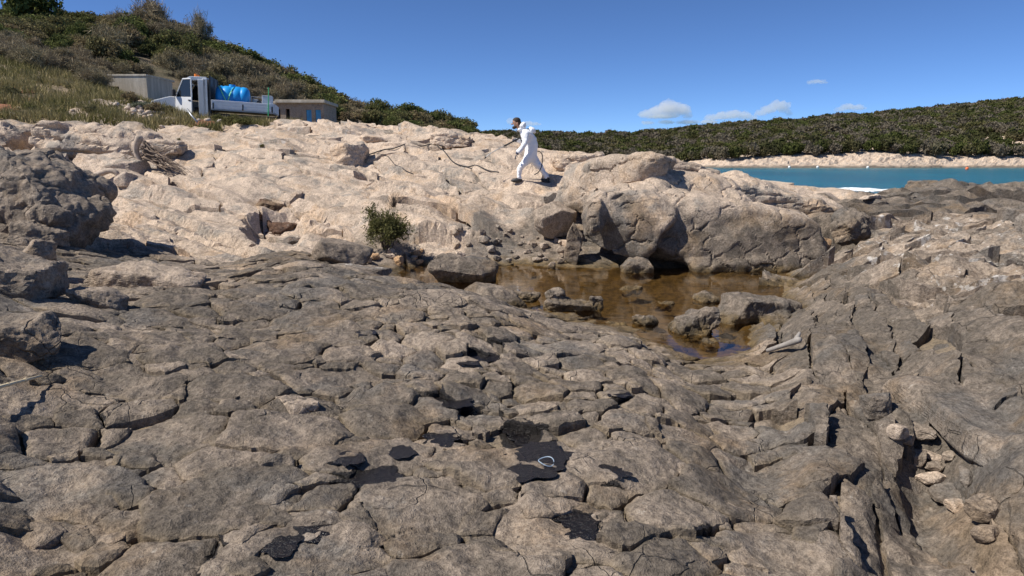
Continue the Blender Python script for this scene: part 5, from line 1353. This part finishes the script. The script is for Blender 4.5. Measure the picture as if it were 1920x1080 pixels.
me = bpy.data.meshes.new('body'); me.from_pydata([q[1] for q in SK], [(ix[q[3]], k) for k, q in enumerate(SK) if q[3]], [])
o = obj('tmp', me); sm = o.modifiers.new('s', 'SKIN'); sm.use_smooth_shade = True
for k, q in enumerate(SK): me.skin_vertices[0].data[k].radius = (q[2], q[2]); me.skin_vertices[0].data[k].use_root = (k == 0)
ss_ = o.modifiers.new('d', 'SUBSURF'); ss_.levels = 3; ss_.render_levels = 3
body_me = bpy.data.meshes.new_from_object(o.evaluated_get(bpy.context.evaluated_depsgraph_get())); bpy.data.objects.remove(o)
body_me.name = 'body'
nv = len(body_me.vertices); co = np.empty(nv * 3); body_me.vertices.foreach_get('co', co); co = co.reshape(-1, 3)
nr = np.empty(nv * 3); body_me.vertices.foreach_get('normal', nr); nr = nr.reshape(-1, 3)
hc = np.array(pp(967.5, 236)); is_head = (np.linalg.norm(co - hc, axis=1) < .165) & (co[:, 0] < pp(976.5, 0).x)
hand = np.minimum(np.linalg.norm(co - np.array(pp(967.5, 292.5, -.25)), axis=1), np.linalg.norm(co - np.array(pp(964, 266, .06)), axis=1)) < .075
foot = (co[:, 2] < pp(0, 337).z) | ((co[:, 2] < pp(0, 334.5).z) & (co[:, 0] > pp(1026, 0).x))
cloth = ~(is_head | hand | foot)
d_ = .018 * fbm3(co, 5.0, 33, 3) + .012 * np.abs(fbm3(co * np.array([1, 1, 2.2]), 9.0, 35, 2))       # folds of the loose suit
co = co + nr * (d_ * cloth)[:, None]
body_me.vertices.foreach_set('co', co.ravel())
M['suit'] = simple('white_coverall', (.82, .83, .85), .75, var=.04, scale=8, bump=.3); M['skin'] = simple('skin', (.42, .24, .16), .55, var=.08, scale=12); M['glove'] = simple('dark_blue_glove', (.025, .04, .085), .6); M['boot'] = simple('black_boot', (.02, .02, .022), .6); M['hair'] = simple('dark_brown_hair', (.035, .022, .015), .8, var=.3, scale=30)
body_me.materials.clear()
for k in ('suit', 'skin', 'glove', 'boot'): body_me.materials.append(M[k])
lab = np.where(is_head, 1, np.where(hand, 2, np.where(foot, 3, 0)))
for p in body_me.polygons: p.material_index = int(np.bincount(lab[list(p.vertices)]).argmax()); p.use_smooth = True
obj('body', body_me, None, person)
def blob(c, dims, sub=3, noise=0.0, seed=1, rot=None):
    v, f = ico(sub); v = v * np.array(dims)
    if noise: v = v * (1 + noise * fbm3(v, 3 / max(dims), seed, 2))[:, None]
    if rot: v = v @ rotm(rot).T
    return v + np.array(c), f.tolist()
m = MB(); m.add(*blob(pp(968.3, 231.0), (.102, .088, .085), 3, .06, 3)); m.add(*blob(pp(971.5, 235.0), (.07, .084, .085), 3, .06, 4)); m.build('hair', M['hair'], person, smooth=True)
m = MB(); m.add(*blob(pp(963.6, 243.2), (.050, .058, .040), 3, .1, 5)); m.add(*blob(pp(966.8, 241.5), (.045, .070, .04), 3, .1, 6)); m.build('beard', M['hair'], person, smooth=True)
m = MB(); m.add(*blob(pp(959.8, 236.8), (.026, .016, .022), 2)); m.build('nose', M['skin'], person, smooth=True)
for y_ in (-.034, .034): m = MB(); m.add(*blob(pp(961.3, 234.2, y_), (.012, .014, .009), 2)); m.build('eye', M['hair'], person, smooth=True)
for y_ in (-.086, .086): m = MB(); m.add(*blob(pp(969.5, 236.5, y_), (.022, .012, .034), 2)); m.build('ear', M['skin'], person, smooth=True)
m = MB(); m.add(*blob(pp(979.5, 240.5), (.085, .14, .105), 3, .16, 8, (0, .5, 0))); m.add(*blob(pp(974.5, 247), (.07, .12, .05), 3, .15, 9)); m.add(*blob(pp(997, 248), (.10, .13, .07), 3, .18, 10, (0, .6, 0))); m.build('hood', M['suit'], person, smooth=True)
m = MB()
for k in range(5):
    a = pp(966.5, 294.5, -.25 + (k - 2) * .017); ln = (.05, .07, .078, .072, .055)[k]
    if k == 0: a = pp(969, 292, -.29)
    m.tube([a, a + Vector((-.012, 0, -.5 * ln)), a + Vector((-.004, 0, -ln)), a + Vector((.014, 0, -ln * 1.18))], [.0115, .0105, .0095, .007], 6)
m.build('fingers', M['glove'], person, smooth=True)
m = MB()
for k in range(5):
    a = pp(963.5, 265 + k * 1.0, .06); m.tube([a + Vector((0, -.03, 0)), a + Vector((-.03, -.025, 0)), a + Vector((-.035, .015, 0)), a + Vector((-.01, .03, 0))], .010, 6)
m.build('gripping_fingers', M['glove'], person, smooth=True)
for nm_, c_, r_y in (('boot', pp(968.5, 340, -.115), .35), ('boot', pp(1024, 343, .10), -.45)):
    m = MB(); m.add(*blob(c_, (.145, .055, .058), 3, .04, 11, (0, -r_y if r_y < 0 else -.05, 0))); m.build('boot', M['boot'], person, smooth=True)
ln = empty('spray_lance', PO); tag(ln, 'long black spray lance held by the person, pointing down left', 'lance')
L0, L1, L2 = pp(974, 262, .05), pp(945, 277, .0), pp(911, 297, -.05)
MB().tube([L0, L1], .020, 8).build('grip_tube', M['rubber'], ln, smooth=True); MB().tube(smooth_pts([L1, pp(930, 284.5, -.02), pp(918, 291.5, -.04), L2]), .009, 8).build('pipe', M['steel'], ln, smooth=True); MB().tube([L2, pp(908.5, 300, -.05)], [.02, .014], 8).build('nozzle', M['rubber'], ln)
# hose on the slope, laid on the rock
def lay(name, uv, r, label, extra=()):
    pts_ = []
    for u, v in uv:
        q = hit(u, v, 8); pts_.append(Vector((q.x, q.y, q.z)))
    pts_ = smooth_pts(pts_, 8)
    for q in pts_: q.z = ground(q.x, q.y) + r
    for _ in range(4):
        for i in range(1, len(pts_) - 1): pts_[i].z = max(pts_[i].z, .5 * (pts_[i-1].z + pts_[i+1].z))
    for _ in range(3):
        for i in range(1, len(pts_) - 1): pts_[i] = .5 * pts_[i] + .25 * (pts_[i-1] + pts_[i+1])
    pts_ += [Vector(e_) for e_ in extra]
    o0 = pts_[0].copy(); m = MB(); m.tube([q - o0 for q in pts_], r, 8)
    return tag(m.build(name, M['rubber'], None, o0, smooth=True), label, 'hose', 'black hoses on the slope')
lay('pressure_hose', [(688,292),(720,281),(760,277),(800,277),(822,283),(840,295),(856,309),(880,317),(910,320),(935,324)], .016, 'thick black hose curving over the pale slope towards the person')
lay('thin_hose', [(700,288),(715,295),(735,305),(755,318),(775,327)], .010, 'thin black line lying left of the thick hose')
lh = smooth_pts([pp(975, 262, .05), pp(990, 282, .30), pp(1014, 288, .25), pp(1016, 306, -.1), pp(1011, 322, -.2), pp(1001, 330, -.2)], 6)
m = MB(); m.tube(lh, .012, 6); tag(m.build('lance_hose', M['rubber'], None, PO, smooth=True), 'black hose hanging from the lance behind the person', 'hose', 'black hoses on the slope')
q = hit(372, 232, 15); m = MB(); m.tube([(0, 0, .02), (-.35, .25, .32), (-.55, .4, .55)], .035, 8); tag(m.build('drain_pipe', M['steel'], None, q, smooth=True), 'short grey pipe on the red soil below the truck cab', 'pipe')

# ------------------------------------------------------------------ clouds
t = NT('cloud'); pv2 = t.n('VolumePrincipled', {'Color': (1, 1, 1), 'Density': .022, 'Anisotropy': .2})
t.t.links.new(pv2.outputs[0], t.out.inputs['Volume']); M['cloud'] = t.m
CL = [('large white cumulus cloud above the low hill', 1250, 214, [(1212,216,16,9),(1232,211,20,12),(1255,205,26,16),(1275,208,22,14),(1290,217,10,8),(1240,219,30,5)]),
      ('long low cumulus bank right of the large cloud', 1365, 222, [(1335,222,14,7),(1355,219,18,9),(1375,217,18,10),(1395,218,16,9),(1410,222,10,6)]),
      ('tall cumulus cloud just over the hill right of the bank', 1452, 210, [(1425,213,12,8),(1440,207,15,10),(1458,200,17,12),(1470,204,13,14),(1478,212,8,8)]),
      ('flat white cloud behind the rising hill', 1592, 204, [(1575,206,10,6),(1590,202,14,7),(1608,203,14,7)]),
      ('small white cloud behind the person', 985, 232, [(958,229,9,8),(968,230,7,6),(990,232,14,5),(1005,233,10,4)]),
      ('tiny grey wisp high over the hill', 1531, 154, [(1522,155,9,4),(1534,153,12,4.5),(1546,155,7,3)]),
      ('low strip of cloud along the hill crest', 1290, 232, [(1215,231,12,4),(1250,230,16,4.5),(1290,230,20,5),(1330,229,18,4.5)])]
for k, (lb, cu, cv, lobes) in enumerate(CL):
    Yc = 3000.0; k_ = Yc / (FPX * CP + 320 * SP); c0 = at(cu, cv, Yc)
    Vs, Fs, off = [], [], 0; rk = np.random.default_rng(60 + k)
    for u, v, ru, rv in lobes:
        c_ = at(u, v, Yc) - c0
        v_, f_ = ico(4); vv = v_ * (1 + .22 * fbm3(v_ + k * 3 + off * .01, 1.8, 70 + k, 4))[:, None]
        vv[:, 2] = np.where(vv[:, 2] < 0, vv[:, 2] * .55, vv[:, 2])
        Vs.append(vv * np.array([ru * k_, ru * k_ * .8, rv * k_]) + np.array(c_)); Fs.append(f_ + off); off += len(v_)
    me = mesh_np('tmp', np.concatenate(Vs), np.concatenate(Fs)); o = obj('tmp', me); md = o.modifiers.new('r', 'REMESH'); md.mode = 'VOXEL'; md.voxel_size = 2.2
    m2 = bpy.data.meshes.new_from_object(o.evaluated_get(bpy.context.evaluated_depsgraph_get())); bpy.data.objects.remove(o); bpy.data.meshes.remove(me)
    nv = len(m2.vertices); co = np.empty(nv * 3); m2.vertices.foreach_get('co', co); co = co.reshape(-1, 3); nr = np.empty(nv * 3); m2.vertices.foreach_get('normal', nr); nr = nr.reshape(-1, 3)
    co = co + nr * (5.0 * fbm3(co, .06, 90 + k, 4))[:, None]; m2.vertices.foreach_set('co', co.ravel()); m2.materials.clear(); m2.materials.append(M['cloud'])
    tag(obj('cloud', m2, None, None, c0), lb, 'cloud', 'fair weather clouds')
